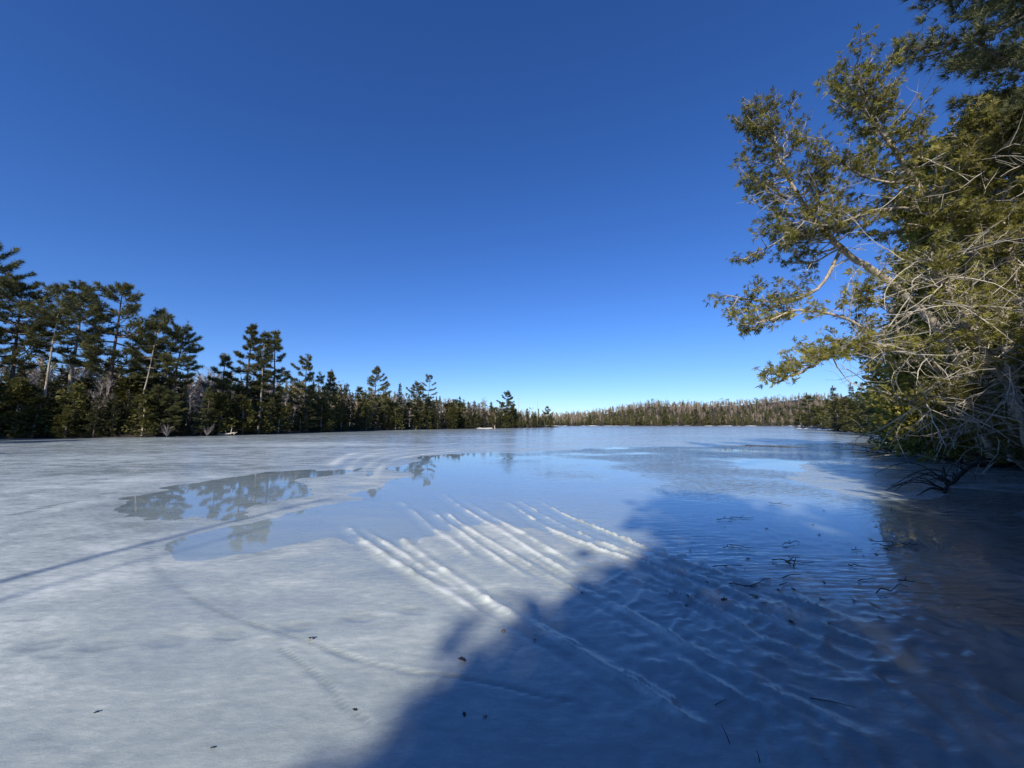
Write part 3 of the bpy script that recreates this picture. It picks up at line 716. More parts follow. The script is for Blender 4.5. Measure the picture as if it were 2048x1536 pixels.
NICK = [(-22, 'the edge pine'), (48, 'the flat-topped pine'), (112, 'the sparse pale pine'), (166, 'the open-armed pine'), (240, 'the widest pine'), (318, 'the slanting pale trunk'), (370, 'the ragged pine'), (410, 'the birch gap'), (448, 'the short cone pine'), (503, 'the tall pointed pine'), (555, 'the tall trio'), (616, 'the lone dense pine'), (663, 'the bottle-brush pine'), (705, 'the pale spruce'), (752, 'the twin-tipped pine'), (799, 'the dark pointed spruce'), (845, 'the windswept pines'), (905, 'the tall shore cedar'), (955, 'the slim shore cedar'), (1016, 'the solitary pine'), (1050, 'the dead snag'), (1095, 'the tip of the point')]
WHERE = ['at the waterline below', 'close behind the waterline by', 'deeper in the woods behind', 'far back behind']
ORD = ['first', 'second', 'third', 'fourth', 'fifth', 'sixth', 'seventh', 'eighth', 'ninth', 'tenth', 'eleventh', 'twelfth', 'thirteenth', 'fourteenth', 'fifteenth', 'sixteenth', 'seventeenth', 'eighteenth', 'nineteenth', 'twentieth', 'twenty-first', 'twenty-second', 'twenty-third', 'twenty-fourth']
KD = {'spruce_tree': 'dark spruce', 'cedar_tree': 'olive cedar', 'birch_tree': 'bare pale birch', 'pine_tree': 'young pine'}
cl = {}
for kd, rank, px, o in WOODS:
    nk = min(NICK, key=lambda q: abs(q[0] - px))[1]; cl.setdefault((kd, rank, nk), []).append((px, o))
for (kd, rank, nk), lst in cl.items():
    lst.sort(key=lambda q: q[0])
    for i, (px, o) in enumerate(lst):
        o['label'] = KD[kd] + ' ' + WHERE[rank] + ' ' + nk + ('' if len(lst) == 1 else '; ' + ORD[i] + ' from left')

# ------------------------------------------------------------------ far woods as one mass, and the hill behind
def far_conifer(rng, h_=10., r=1.5):
    leaf = MB(); n = 11
    for k in range(n):
        u = k / n; z = (.06 + .9 * u) * h_; m = 6; a = rng.uniform(0, 6.28) + np.arange(m) * 6.283 / m + rng.normal(0, .25, m); L = (r * (1 - u) ** .9 + .12) * rng.uniform(.65, 1.2, m)
        top = np.tile([0, 0, z + .09 * h_], (m, 1)); w = .42
        p = lambda b: np.stack([np.cos(a + b) * L, np.sin(a + b) * L, z - .12 * L + 0 * a], -1)
        leaf.add(np.stack([top, p(-w), p(w)], 1), np.arange(m * 3).reshape(-1, 3), np.clip(rng.normal(.5, .2, m), 0, 1))
    return leaf

def slivers(mb, P0, P1, w, rng):
    K = len(P0); s_ = unit(np.cross(P1 - P0, rng.normal(size=(K, 3)))) * w
    mb.add(np.stack([P0 - s_, P0 + s_, P1], 1), np.arange(K * 3).reshape(-1, 3), rng.random(K))

def far_woods(name, pts, rng, hmin, hmax, birch_p, label):
    wood = [MB(), MB(), MB()]
    small = [far_conifer(R(300 + i), 10, 1.35 + .2 * i) for i in range(4)]
    ctips = [cedar(R(320 + i), 8, 1.9, n=46, flen=1.1, clumps=22, leaflets=2)[1] for i in range(3)]
    for k, (x, y) in enumerate(pts):
        z = Z_[k] - .1; hgt = rng.uniform(hmin, hmax)
        if rng.random() < birch_p[k]:
            n = 64; top = hgt * rng.uniform(.65, 1.08); P0 = np.array([[x, y, z]]); P1 = np.array([[x + rng.normal(0, .3), y, z + top * .85]])
            segs(wood[1], P0, P1, .08, .04)
            s = rng.uniform(.3, 1, n); q0 = P0 + (P1 - P0) * s[:, None]; q1 = q0 + (rng.normal(0, .9, (n, 3)) * (1, 1, .4) + [0, 0, 1.3])
            slivers(wood[2], q0, q1, .13, rng)
        else:
            src = small[rng.integers(0, 4)] if rng.random() < .55 else ctips[rng.integers(0, 3)]
            hp = 10. if src in small else 8.
            a = rng.uniform(0, 6.28); s = hgt / hp; wd = s * rng.uniform(.9, 1.5); ca_, sa_ = math.cos(a), math.sin(a)
            V = np.concatenate(src.v); V = np.stack([(V[:, 0] * ca_ - V[:, 1] * sa_) * wd + x, (V[:, 0] * sa_ + V[:, 1] * ca_) * wd + y, V[:, 2] * s + z], -1)
            off = wood[0].n; wood[0].v.append(V); wood[0].n += len(V); tb = rng.normal(0, .12)
            for kk in (3, 4):
                for f, t_ in zip(src.f[kk], src.t[kk]): wood[0].f[kk].append(f + off); wood[0].t[kk].append(np.clip(t_ + tb, 0, 1))
    root = empty(name); tag(root, label, 'woods', kind='stuff')
    for nm, w, mt in (('conifers', wood[0], M['far_conifer']), ('birch_trunks', wood[1], M['birch_bark']), ('bare_twigs', wood[2], M['far_twig'])):
        if w.n: tag(w.build(nm, mt, root), kind='stuff')
M['far_conifer'] = leaf_mat('far_conifers', (.05, .055, .02), (.11, .108, .04), (.18, .16, .07), .25)
M['far_twig'] = bark_mat('far_bare_twigs', (.25, .19, .14), (.40, .32, .25), 1, 1, .05)
rf = R(77)
pts = []; bp_ = []
while len(pts) < 3200:
    x = rf.uniform(-20, 520); y = rf.uniform(400, 640)
    d = -float(poly_sd(np.array([x]), np.array([y]), LAKE)[0])
    if d < .8 or x > y * .86 + 10: continue
    if d > 90 and rf.random() < .6: continue
    pts.append((x, y)); bp_.append(np.clip(.06 + d / 95 + .3 * vnoise(np.array(x * .02), np.array(y * .02), 8), .04, .72))
Z_ = terrain_z(np.array([p[0] for p in pts]), np.array([p[1] for p in pts]))
far_woods('far_woods', pts, rf, 5.5, 11.5, bp_, 'mixed bare and evergreen woods covering the low hills beyond the ice')
pts = []; bp_ = []
while len(pts) < 900:
    x = rf.uniform(-190, 60); y = rf.uniform(70, 330)
    d = -float(poly_sd(np.array([x]), np.array([y]), LAKE)[0])
    if d < (30 if y < 85 else 7) or d > 100 or x < -1.3 * y: continue
    if d > 40 and rf.random() < .5: continue
    pts.append((x, y)); bp_.append(.5)
Z_ = terrain_z(np.array([p[0] for p in pts]), np.array([p[1] for p in pts]))
far_woods('back_woods', pts, rf, 7, 10.5, bp_, 'bare and evergreen woods on the rise behind the left shore')

# dark pines one can pick out on the far shore
for k, (px, ty_) in enumerate([(1275, 822), (1330, 818), (1392, 818), (1415, 821), (1447, 820), (1490, 819), (1540, 817), (1562, 822), (1230, 826), (1180, 829)]):
    Yd = 432; p = lift(px, ty_, Yd)
    d = -float(poly_sd(np.array([p[0]]), np.array([Yd * 1.]), LAKE)[0])
    Yd += max(0, 3 - d); p = lift(px, ty_, Yd)
    plant('pine_tree', p[0], Yd, max(8, p[2] - ground_z(p[0], Yd)), 'dark rounded pine standing out of the woods on the distant shore', 'pines of the distant shore', wide=1.5)

# white rim of shore ice along the far and right banks
def rim(name, line, w, hmax, seed, label):
    P = np.array(line); segl = np.hypot(*np.diff(P, axis=0).T); cum = np.concatenate([[0], np.cumsum(segl)]); n = int(cum[-1] / (w * .5)) + 2
    s = np.linspace(0, cum[-1], n); c = np.stack([np.interp(s, cum, P[:, 0]), np.interp(s, cum, P[:, 1])], -1)
    T = unit(np.gradient(c, axis=0)); Nn = np.stack([T[:, 1], -T[:, 0]], -1)
    wid = w * (1 + .8 * vnoise(s * .6 / w, s * 0, seed)); hg = hmax * np.clip(.5 + .9 * vnoise(s * .4 / w, s * 0, seed + 1) + .4 * vnoise(s * 1.7 / w, s * 0, seed + 2), .0, 2)
    prof = [(-1, -.05), (-.6, .55), (-.1, .95), (.35, .8), (.8, .35), (1.1, -.05)]
    V = np.stack([np.concatenate([c + Nn * (wid * a)[:, None], (.02 + hg * b - (.1 if b < 0 else 0))[:, None]], 1) for a, b in prof], 1)
    mb_ = MB(); mb_.add(V.reshape(-1, 3), grid_faces(n, len(prof)))
    o = mb_.build(name, M['snow'], smooth=True); tag(o, label, kind='structure'); return o
rim('shore_snow', [(20, 428), (69, 429.5), (150, 423.5), (230, 417.5), (300, 399.5)], 1.6, .42, 3, 'broken white rim of snow along the distant shore')
rim('shore_snow', [(x - .6, y - .3) for x, y in right_shore[:7]][::-1], .9, .22, 9, 'white ice rim along the cedar-lined bank')
# snow-covered logs on the left shore
for (px0, px1, py_, lab) in ((808, 834, 858.6, 'white snow-topped log lying on the ice edge below the windswept pine'), (952, 985, 856.6, 'longer white log lying on the ice edge near the point')):
    a = np.array([*ground(px0, py_ + .9), .12]); b = np.array([*ground(px1, py_ + .9), .12])
    a[1] = b[1] = min(a[1], b[1]); a[0] = (px0 - CX) / F_PX * a[1]; b[0] = (px1 - CX) / F_PX * b[1]
    mb = MB(); s = np.linspace(0, 1, 9); pth = a + (b - a) * s[:, None]; pth[:, 2] += .05 * np.sin(s * 9); tube(mb, pth, .17 + .04 * np.cos(s * 14), 8)
    root = empty('driftwood_log', (0, 0, 0)); mb.build('log', M['dead_wood'], root, True)
    mb = MB(); pth2 = pth + [0, 0, .1]; tube(mb, pth2, .13 + .03 * np.cos(s * 23), 8); mb.build('snow_cap', M['snow'], root, True)
    if px0 > 900:
        mb = MB(); e = b + [1.0, 0, 0]; tube(mb, [e + [0, 0, -.1], e + [-.12, 0, .6], e + [-.3, 0, 1.2]], [.2, .14, .07], 6); mb.build('stub', M['dead_wood'], root, True)
    tag(root, lab, 'log')

# bleached driftwood with stubs on the left shore
gx, gy = ground(440, 871.3)
root = empty('driftwood', (gx, gy, .05)); mb = MB(); tube(mb, curve_pts([(-2.6, 0, .05), (-1, .1, .12), (1, 0, .2), (2.2, 0, .42)], 10), np.linspace(.16, .07, 10), 7); mb.build('log', M['dead_wood'], root, True)
for (x0, dx, hgt) in ((1.55, .12, 1.0), (.9, -.2, .55), (-.2, .1, .4), (-1.6, -.1, .5), (2.0, .5, .35)):
    mb = MB(); tube(mb, [(x0, 0, .15), (x0 + dx * .5, .05, .15 + hgt * .55), (x0 + dx, .05, .15 + hgt)], [.07, .05, .025], 5); mb.build('stub', M['dead_wood'], root, True)
tag(root, 'bleached driftwood log with upright stubs at the foot of the shaded shore', 'log')
# pale bare shoreline shrubs
for k, px in enumerate((372, 385, 410, 330, 300)):
    x, y = ground(px, 872.5 if px > 350 else 874.5); rng = R(800 + k); mb = MB()
    n = 16; a = rng.uniform(0, 6.28, n); P0 = np.zeros((n, 3)); P1 = np.stack([np.cos(a) * .5, np.sin(a) * .3, rng.uniform(.5, 1.4, n)], -1); segs(mb, P0, P1, .03, .018)
    P2 = P1 + np.stack([np.cos(a) * .5, np.sin(a) * .2, rng.uniform(-.1, .7, n)], -1); segs(mb, P1, P2, .018, .008)
    root = empty('bare_shrub', (x, y + .3, .1)); mb.build('stems', M['grey_twig'], root)
    tag(root, 'pale leafless shrub at the waterline under the shaded pines', 'shrub', 'leafless shrubs on the shaded shore')

# ------------------------------------------------------------------ leaning cedars over the ice on the near bank
def cedar_branch(wood, dead, leaf, p0, d, L, rng, r0=.03, droop=.12, lift_=.25, fol=1.0, t0=.25, flen=.2):
    d = unit(d); s = np.linspace(0, 1, 8)
    side = unit(np.cross(d, [0, 0, 1.])); bend = rng.normal(0, .12) * L
    P = p0 + d * (L * s)[:, None] + np.array([0, 0, 1.]) * (L * (-droop * np.sin(s * math.pi * .9) + lift_ * s ** 3))[:, None] + side * (bend * s ** 2)[:, None]
    P[1:] += rng.normal(0, .018 * L, (7, 3))
    tube(wood, P, r0 * (1 - .85 * s) + .004, 5)
    m = int(5 + L * 6.5)
    ts = np.sort(rng.uniform(t0, 1.0, m)); q = np.stack([np.interp(ts, s, P[:, c]) for c in range(3)], -1)
    sg = np.where(np.arange(m) % 2 == 0, 1., -1.)
    td = d * .75 + side * (sg * rng.uniform(.35, 1.1, m))[:, None] + np.array([0, 0, 1.]) * rng.normal(.05, .35, m)[:, None]
    td = unit(td); tl = (.20 + .26 * L * (1.1 - ts)) * rng.uniform(.6, 1.2, m)
    e1 = q + td * (tl * .55)[:, None]; e2 = q + td * tl[:, None] + np.array([0, 0, .12]) * tl[:, None] + rng.normal(0, .04, (m, 3))
    segs(wood, q, e1, .008 + .004 * L, .007); segs(wood, e1, e2, .007, .004)
    if fol > 0:
        ns = np.maximum(1, (tl / .075 * fol).astype(int)); k = np.repeat(np.arange(m), ns)
        u_ = rng.uniform(.25, 1.05, len(k)); pos = q[k] + (e2[k] - q[k]) * u_[:, None] + rng.normal(0, .04, (len(k), 3))
        D = td[k] * .7 + rng.normal(0, .55, (len(k), 3)) + [0, 0, -.12]
        tb = rng.normal(.5, .16) + rng.normal(0, .14, len(k))
        fans(leaf, pos, D, rng, flen * .88, 9, 1.05, tint=np.clip(tb, 0, 1), width=.095)
    return P

def dead_branch(mb_, p0, d, L, rng, r0=.022):
    d = unit(d); s = np.linspace(0, 1, 9); side = unit(np.cross(d, [.1, .2, 1.])); c1 = rng.normal(0, .3) * L; c2 = rng.uniform(-.55, .35) * L
    P = p0 + d * (L * s)[:, None] + side * (c1 * np.sin(s * 2.6))[:, None] + np.array([0, 0, 1.]) * (c2 * s ** 2)[:, None] + rng.normal(0, .012 * L, (9, 3)) * s[:, None]
    tube(mb_, P, r0 * (1 - .8 * s) + .004, 4)
    for k in range(rng.integers(3, 9)):
        u_ = rng.uniform(.25, .97); q = np.array([np.interp(u_, s, P[:, c]) for c in range(3)])
        dd = unit(d + rng.normal(0, .75, 3)); l = L * rng.uniform(.15, .45); w = rng.normal(0, .18 * l, 3)
        tube(mb_, [q, q + dd * l * .5 + w * .5, q + dd * l], [r0 * .45, r0 * .32, .004], 3)

def leaning_cedar(pts, r, label, seed, nb, Lr, t0, ndead, bias=(-.55, -.35, .05), fol=1.0, limbs=(), flen=.2, t_dead=(.1, .75), top_taper=.55, dead_px=None):
    """pts: (px, py, Y) along the trunk from the foot up"""
    rng = R(seed); wood, dead, leaf = MB(), MB(), MB()
    C = np.array([lift(*p) for p in pts]); n = 40; P = curve_pts(C, n); t = np.linspace(0, 1, n)
    base = P[0].copy()
    P = P - base
    P[1:-1] += rng.normal(0, .025, (n - 2, 3))
    tube(wood, P, r * (1 - .9 * t) + .012, 8)
    def on(u_, A=P):
        tt = np.linspace(0, 1, len(A)); return np.array([np.interp(u_, tt, A[:, c]) for c in range(3)])
    for k in range(nb):
        u_ = t0 + (1 - t0) * (k + rng.random()) / nb; az = rng.uniform(0, 6.283)
        v_ = (u_ - t0) / (1 - t0)
        d = np.array([math.cos(az), math.sin(az), rng.uniform(-.25, .35) + .5 * v_ ** 2]) + np.array(bias)
        L = rng.uniform(*Lr) * (1 - top_taper * v_)
        cedar_branch(wood, dead, leaf, on(u_), d, L, rng, r0=.014 + .010 * L, fol=fol, flen=flen)
    for (lp, lr, lnb, lL, lf) in limbs:             # big limbs followed by eye
        lp = [on(lp[0])] + [lift(*q) - base for q in lp[1:]]
        A = curve_pts(lp, 16); ta = np.linspace(0, 1, 16); tube(wood, A, lr * (1 - .85 * ta) + .008, 7)
        for k in range(lnb):
            u_ = .22 + .78 * (k + rng.random()) / lnb; dl = unit(A[-1] - A[0])
            d = dl * .8 + rng.normal(0, .6, 3) + [0, 0, .1]
            cedar_branch(wood, dead, leaf, on(u_, A), d, rng.uniform(*lL) * (1.1 - .5 * u_), rng, .016, fol=lf, flen=flen)
    for k in range(ndead):
        u_ = rng.uniform(*t_dead); az = rng.uniform(0, 6.283); d = np.array([math.cos(az), math.sin(az) * .7, rng.uniform(-1., .9)]) + np.array([-.25, -.35, 0])
        dead_branch(dead, on(u_), d, rng.uniform(.7, 2.6), rng, rng.uniform(.009, .021))
    root = empty('cedar_tree', tuple(base)); tag(root, label, 'tree', 'cedars leaning over the ice')
    wood.build('trunk', M['cedar_bark'], root, True)
    leaf.build('crown', M['cedar_leaf'], root)
    if ndead: dead.build('dead_branches', M['dead_wood'], root, True)
    return root

leaning_cedar([(2030, 925, 13.6), (2025, 760, 13.6), (2000, 620, 13.5), (1967, 548, 13.4), (1921, 472, 13.3), (1876, 421, 13.2), (1834, 368, 13.1), (1781, 288, 13.0), (1748, 240, 12.9), (1728, 190, 12.9), (1710, 130, 12.8)], .17,
              'tall cedar with a pale crooked trunk leaning out, tallest of the leaning cedars', 1001, 92, (1.0, 2.5), .34, 80, limbs=[([.52, (1760, 420, 13.0), (1660, 450, 12.8), (1600, 440, 12.6)], .05, 16, (.7, 1.4), .9), ([.60, (1750, 360, 12.8), (1690, 330, 12.6), (1640, 270, 12.4)], .04, 16, (.7, 1.4), 1.), ([.70, (1815, 270, 13.2), (1835, 235, 13.2)], .03, 4, (.5, 1.0), .6)])
leaning_cedar([(1985, 915, 14.6), (1955, 790, 14.5), (1880, 665, 14.4), (1800, 582, 14.3), (1740, 537, 14.2), (1697, 510, 14.1), (1667, 480, 14.0), (1632, 441, 14.0), (1589, 382, 13.9), (1560, 320, 13.8), (1544, 270, 13.8), (1536, 218, 13.7)], .16,
              'outermost leaning cedar with a dark bare trunk against the sky', 1002, 66, (1.1, 2.7), .5, 40, fol=.95, bias=(-.7, -.25, .1),
              limbs=[([.50, (1639, 574, 14.0), (1573, 602, 13.8), (1510, 600, 13.6), (1452, 590, 13.5)], .06, 18, (.7, 1.5), .9), ([.66, (1560, 480, 13.8), (1500, 510, 13.6)], .03, 8, (.6, 1.2), .8)])
leaning_cedar([(1990, 905, 13.0), (1930, 800, 12.8), (1850, 720, 12.6), (1760, 690, 12.4), (1680, 700, 12.2), (1620, 735, 12.0), (1545, 768, 11.9)], .11,
              'low cedar bough drooping over the ice below the outermost leaning cedar', 1003, 46, (.7, 1.6), .35, 30, bias=(-.5, -.3, .1), fol=.8,
              limbs=[([.5, (1700, 640, 12.3), (1600, 620, 12.2), (1540, 640, 12.1), (1490, 650, 12.0)], .045, 14, (.7, 1.4), .9), ([.42, (1780, 620, 12.4), (1700, 590, 12.2)], .04, 10, (.7, 1.5), 1.0)])
leaning_cedar([(2090, 930, 12.6), (2070, 760, 12.6), (2040, 600, 12.5), (2005, 450, 12.4), (1985, 347, 12.3), (1970, 300, 12.2), (1958, 250, 12.1)], .14,
              'cedar with a white-patched trunk half hidden in foliage near the picture edge', 1004, 84, (1.0, 2.3), .2, 44)
leaning_cedar([(2075, 935, 11.8), (2030, 800, 11.6), (1975, 700, 11.5), (1920, 620, 11.4), (1880, 560, 11.3), (1850, 500, 11.2)], .10,
              'short cedar tangled with bleached dead twigs in front of the crooked trunk', 1005, 34, (.9, 2.0), .15, 90, t_dead=(.1, .95))
leaning_cedar([(2060, 950, 13.0), (2000, 880, 12.8), (1930, 820, 12.6), (1860, 800, 12.4), (1800, 810, 12.3)], .09,
              'lowest cedar bough hanging dark over the bank', 1006, 30, (.8, 1.7), .12, 50, fol=.9, t_dead=(.1, .95))

# full cedars standing behind them on the bank
def bank_cedar(x, y, h_, seed, label, n=9500, r=2.6, group=None):
    rng = R(seed); w, lf = cedar(rng, h_, r, n=n, flen=.25, clumps=190, lop=rng.uniform(-1.2, -.2), leaflets=6)
    d = MB()
    for k in range(40):
        z = rng.uniform(.08, .7) * h_; az = rng.uniform(0, 6.28)
        dead_branch(d, np.array([0, 0, z]), np.array([math.cos(az), math.sin(az), rng.uniform(-.3, .3)]), rng.uniform(1.2, 2.9), rng, .016)
    root = empty('cedar_tree', (x, y, max(0.05, ground_z(x, y) - .1))); tag(root, label, 'tree', group)
    w.build('trunk', M['cedar_bark'], root, True); lf.build('crown', M['cedar_leaf'], root); d.build('dead_branches', M['dead_wood'], root, True)
    return root
bank_cedar(21.0, 14.6, 14.5, 2001, 'dense tall cedar filling the picture edge behind the leaning cedars', n=11000, r=3.2)
bank_cedar(19.2, 16.4, 10.5, 2002, 'dense cedar behind the pale crooked trunk', n=9000, r=2.7)
bank_cedar(22.5, 18.5, 15.5, 2003, 'tall dark cedar deepest in the bank thicket', n=8000, r=3.0)
bank_cedar(20.4, 12.2, 7.0, 2004, 'low dark cedar at the foot of the bank by the picture edge', n=7000, r=2.5)
bank_cedar(22.6, 20.8, 8.0, 2005, 'low cedar on the bank beyond the outermost leaning cedar', n=6000, r=2.4)

# big pine in the top corner
w, lf = pine(R(3001), h=22., base=.46, spread=5.2, r=.34, gaps=.04, dens=1.9, lean=(-.8, 0), tl=.28, tw=.026, tn=15, sp=.5)
make_tree('pine_tree', [('trunk', w, M['pine_bark'], True), ('crown', lf, M['blue_pine'], False)], 'tall soft-needled pine above the bank in the upper corner', loc=(17.4, 11.4, .5), rz=2.2)

# the bank further on: cedars, spruce and a pine running out to the right-hand point
RB = 'olive cedar in the row along the bank beyond the leaning cedars'
def right_at(px, Yd, top_py, kd, lab, wide=1.0, group=None, i=None):
    p = lift(px, top_py, Yd); plant(kd, p[0], Yd, p[2] - ground_z(p[0], Yd), lab, group, wide, i)
right_at(1618, 158, 790, 'pine_tree', 'wind-shaped pine at the far end of the cedar-lined bank', 1.6, i=0)
right_at(1668, 92, 772, 'spruce_tree', 'tall ragged spruce above the cedar-lined bank', 1.3)
right_at(1700, 84, 765, 'spruce_tree', 'dead-topped spruce close behind the tall ragged one', 1.2)
right_at(1735, 58, 650, 'spruce_tree', 'dark spruce showing between the cedar boughs', 1.1)
for kq, (px, Yd, ty_, wd) in enumerate([(1600, 172, 822, 1.5), (1625, 160, 815, 1.5), (1640, 140, 812, 1.4), (1655, 128, 800, 1.4), (1672, 116, 798, 1.3), (1690, 98, 795, 1.3), (1700, 90, 800, 1.4), (1716, 80, 785, 1.3), (1730, 72, 792, 1.4), (1745, 62, 780, 1.4), (1762, 56, 790, 1.4), (1780, 52, 770, 1.3), (1790, 46, 800, 1.6), (1815, 44, 760, 1.3), (1830, 37, 800, 1.4), (1850, 36, 740, 1.3), (1880, 31, 790, 1.4), (1900, 30, 720, 1.3), (1930, 27, 760, 1.4), (1960, 25, 700, 1.4), (2000, 24, 760, 1.5), (2040, 22, 700, 1.4)]):
    right_at(px, Yd + 1.5, ty_, 'cedar_tree', 'olive bank cedar, ' + ORD[kq] + ' along the row from the far end', wd, 'cedars along the bank')

# dead limb fallen from the bank onto the ice, with arching twigs
root = empty('fallen_branch', (0, 0, 0)); mb = MB()
A = np.array([lift(*p) for p in [(1965, 915, 12.2), (1925, 945, 11.6), (1905, 970, 11.0), (1896, 1000, 10.3), (1893, 1022, 9.4)]])
A = curve_pts(A, 14); A[:, 2] = np.maximum(A[:, 2], .02); tube(mb, A, np.linspace(.07, .022, 14), 6); mb.build('limb', M['dark_twig'], root, True)
mb = MB(); rng = R(4001)
for k in range(17):
    u_ = rng.integers(3, 13); p = A[u_]; end = p + np.array([rng.uniform(-1.9, -.3), rng.uniform(-.8, .5), 0]); end[2] = max(.02, rng.uniform(-.1, .35))
    mid = (p + end) / 2 + [0, 0, rng.uniform(.1, .45)]
    tube(mb, curve_pts([p, mid, end, end + np.array([-.12, -.05, -.12 if end[2] > .15 else 0])], 9), np.linspace(.016, .005, 9), 4)
mb.build('twigs', M['dark_twig'], root, True); tag(root, 'dead limb with arching twigs reaching down from the bank to the wet ice', 'branch')
# brush heap at the foot of the bank
root = empty('brush_heap', (0, 0, 0)); mb = MB(); c0 = np.array([*ground(1850, 918), .1]); rng = R(4002)
for k in range(95):
    p = c0 + np.array([rng.normal(.8, 1.0), rng.normal(.3, .6), abs(rng.normal(0, .22))]); d = np.array([rng.normal(-.6, .6), rng.normal(0, .4), rng.normal(.02, .18)])
    e = p + d * rng.uniform(.6, 1.5); e[2] = max(.02, e[2]); tube(mb, curve_pts([p, (p + e) / 2 + [0, 0, rng.normal(.05, .06)], e], 6), np.linspace(rng.uniform(.010, .028), .005, 6), 4)
mb.build('dead_branches', M['dark_twig'], root, True)
mb = MB(); tube(mb, curve_pts([lift(1742, 913, 18.3) + [0, 0, -.03], lift(1790, 909, 18.0), lift(1830, 908, 17.6), lift(1890, 925, 16.8)], 10), np.linspace(.02, .06, 10), 5); mb.build('pole', M['dead_wood'], root, True)
tag(root, 'tangled heap of dead branches at the foot of the bank', 'brush heap')

# ------------------------------------------------------------------ trees round the camera that shade the corner
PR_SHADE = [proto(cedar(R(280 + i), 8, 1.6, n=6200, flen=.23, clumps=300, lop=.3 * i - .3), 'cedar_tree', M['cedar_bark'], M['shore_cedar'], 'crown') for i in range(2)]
SH = 'cedar standing out of the picture whose shadow darkens the near ice'
for k, (x, y, h_, r_) in enumerate([(-1.8, -11.0, 11.9, 2.4), (-3.75, -11.4, 8.8, 2.1), (.9, -11.3, 9.6, 2.7), (3.0, -10.3, 9.6, 3.0), (5.4, -8.7, 10.4, 3.1), (7.2, -5.2, 11.5, 3.0), (7.9, .3, 9.4, 2.1), (10.6, -1.2, 9.6, 2.8), (12.8, 2.0, 9.8, 2.6), (15.6, 4.8, 9.4, 2.5), (13.5, -3.5, 13, 3.2), (18.6, 6.0, 10.5, 2.6), (-.4, -14.5, 13.0, 3.0)]):
    i = k % 2; s = h_ / 8.; o = make_tree('cedar_tree', PR_SHADE[i][1], SH, 'tree', 'cedars shading the near ice', (x, y, max(.1, ground_z(x, y) - .1)), k * 1.7, (r_ / 1.6, r_ / 1.6, s))
w, tw = snag(R(5001), 10.2, .12, 16, .9, lean=(-.9, -.2))
make_tree('dead_tree', [('trunk', w, M['dead_wood'], True), *[('branch', b_, M['grey_twig'], True) for b_ in tw]], 'slim bare tree whose long thin shadow crosses the ice', loc=(-8.4, -6.9, .4))
w, tw = snag(R(5002), 9.6, .07, 10, .7, lean=(-.4, -.2))
make_tree('dead_tree', [('trunk', w, M['dead_wood'], True), *[('branch', b_, M['grey_twig'], True) for b_ in tw]], 'thinner bare tree whose fainter shadow runs beside the long one', loc=(-8.6, -8.6, .4))
for k, (x, y) in enumerate(((-37, -3), (-46, 4), (-30, -9), (-55, 12), (-61, 18), (-66, 26), (-70, 32), (-59, 9), (-68, 17), (-74, 25), (-63, 24), (-72, 38))):
    make_tree('pine_tree', PR_PINE[k % 3][1], 'pine standing out of the picture that streaks the far ice with shadow', 'tree', 'pines streaking the ice with shadow', (x, y, ground_z(x, y)), k, 1.25 if k < 3 else (2.1, 2.1, 1.5))

# ------------------------------------------------------------------ litter on the ice
def ice_z(x, y):
    i = min(len(ix) - 1, int(np.searchsorted(ix, x))); j = min(len(iy) - 1, int(np.searchsorted(iy, y)))
    return max(0.0, float(z_ice.reshape(SHP)[i, j]))
def leaf_mesh(seed, L, mat):
    rng = R(seed); n = 9; t = np.linspace(0, 1, n); w = L * .32 * np.sin(t * math.pi) ** .8 * (1 + .35 * np.sin(t * 19)); z = L * (.10 + .16 * np.sin(t * 3 + seed))
    V = np.concatenate([np.stack([t * L, w, z + .25 * w], -1), np.stack([t * L, 0 * w, z], -1), np.stack([t * L, -w, z + .3 * w], -1)])
    q = [[i, i + 1, n + i + 1, n + i] for i in range(n - 1)] + [[n + i, n + i + 1, 2 * n + i + 1, 2 * n + i] for i in range(n - 1)]
    mb_ = MB(); mb_.add(V, q); return mb_.mesh('dead_leaf', mat, True)
LM = [leaf_mesh(1, .07, M['dead_leaf']), leaf_mesh(2, .05, M['dead_leaf_dark']), leaf_mesh(3, .06, M['dead_leaf_tan'])]
LEAVES = [(915, 1328, 0, 'curled red-brown leaf on white ice at the edge of the big shadow'), (620, 1287, 0, 'reddish leaf scrap lying against the long crack'), (1166, 1191, 1, 'dark leaf by the rut where the shadow begins'), (1636, 1197, 2, 'yellow-tan leaf lying in the shaded slush'), (420, 1508, 1, 'dark leaf scrap low on the sunlit ice'), (197, 1430, 1, 'small dark speck of leaf alone on pale ice'),
          (927, 1432, 1, 'dark leaf scrap inside the big shadow'), (966, 1443, 1, 'second dark leaf scrap inside the big shadow'), (1073, 1284, 1, 'dark leaf beside the long ridge in shadow'), (1008, 1263, 2, 'tan leaf at the shadow tip of the snow ridge'), (704, 1428, 1, 'dark seed scrap at the end of the short crack')]
for k, (px, py_, mi, lab) in enumerate(LEAVES):
    x, y = ground(px, py_); o = bpy.data.objects.new('dead_leaf', LM[mi]); col.objects.link(o); o.location = (x, y, ice_z(x, y) + .003); o.rotation_euler = (0, 0, k * 1.9); s = .6 if mi == 1 else .9; o.scale = (s,) * 3; tag(o, lab, 'leaf')
rng = R(6001)
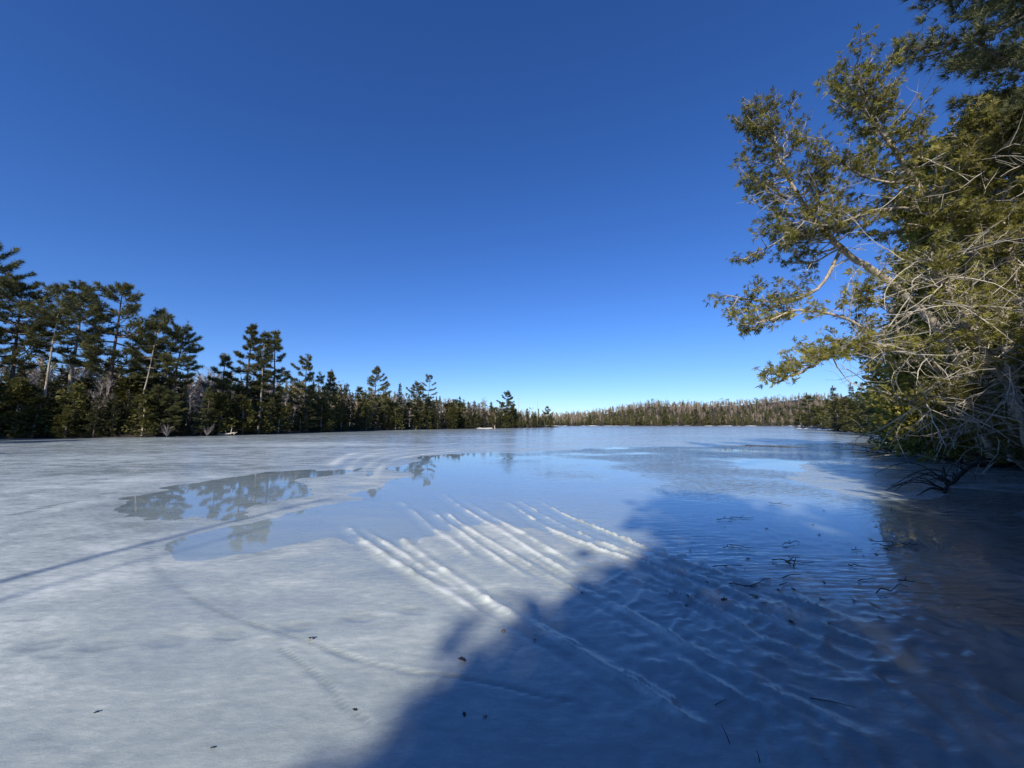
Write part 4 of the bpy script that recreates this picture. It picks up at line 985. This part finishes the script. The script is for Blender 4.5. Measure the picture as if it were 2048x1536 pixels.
for k in range(24):
    px = rng.uniform(1330, 1780); py_ = rng.uniform(1000, 1260); x, y = ground(px, py_)
    o = bpy.data.objects.new('dead_leaf', LM[1 if k % 4 else 2]); col.objects.link(o); o.location = (x, y, ice_z(x, y) + .002); o.rotation_euler = (rng.normal(0, .1), rng.normal(0, .1), rng.uniform(0, 6.28)); o.scale = (rng.uniform(.7, 1.6),) * 3
    tag(o, 'dark leaf floating in the shaded meltwater among twigs', 'leaf', 'leaves in the shaded meltwater')
for k in range(22):
    px = rng.uniform(1440, 1830); py_ = rng.uniform(1010, 1200); x, y = ground(px, py_); L = rng.uniform(.12, .5); a = rng.normal(.1, .5)
    mb = MB(); s = np.linspace(-.5, .5, 6); p = np.stack([np.cos(a) * s * L, np.sin(a) * s * L + rng.normal(0, .04 * L, 6), .008 + .03 * np.abs(rng.normal(0, 1, 6)) * L], -1); tube(mb, p, np.linspace(.006, .003, 6), 4)
    if k % 2: tube(mb, [p[2], p[2] + [np.cos(a + .7) * .3 * L, np.sin(a + .7) * .3 * L, .03]], [.005, .003], 3)
    o = mb.build('twig', M['dark_twig'], smooth=True); o.location = (x, y, ice_z(x, y) + .002); tag(o, 'dark twig lying in the shaded meltwater off the bank', 'twig', 'twigs in the shaded meltwater')
for (px, py_, L, a, up, lab) in ((1460, 1494, .05, 1.9, .055, 'bent dark twig standing up out of the shaded slush'), (1520, 1531, .03, 1.4, .03, 'short upright twig stub at the bottom of the shaded slush'), (1620, 1400, .22, -.45, .01, 'long dark twig lying flat across the shaded ruts'), (1430, 1416, .08, .2, .02, 'small forked twig on the shaded slush')):
    x, y = ground(px, py_); mb = MB(); tube(mb, [(0, 0, 0), (math.cos(a) * L * .5, math.sin(a) * L * .4, up * .6), (math.cos(a) * L, math.sin(a) * L, up)], [.0028, .0022, .0012], 4)
    o = mb.build('twig', M['dark_twig'], smooth=True); o.location = (x, y, ice_z(x, y) + .003); tag(o, lab, 'twig')
print('objects', len(bpy.data.objects), 'tris', sum(len(m.polygons) for m in bpy.data.meshes))
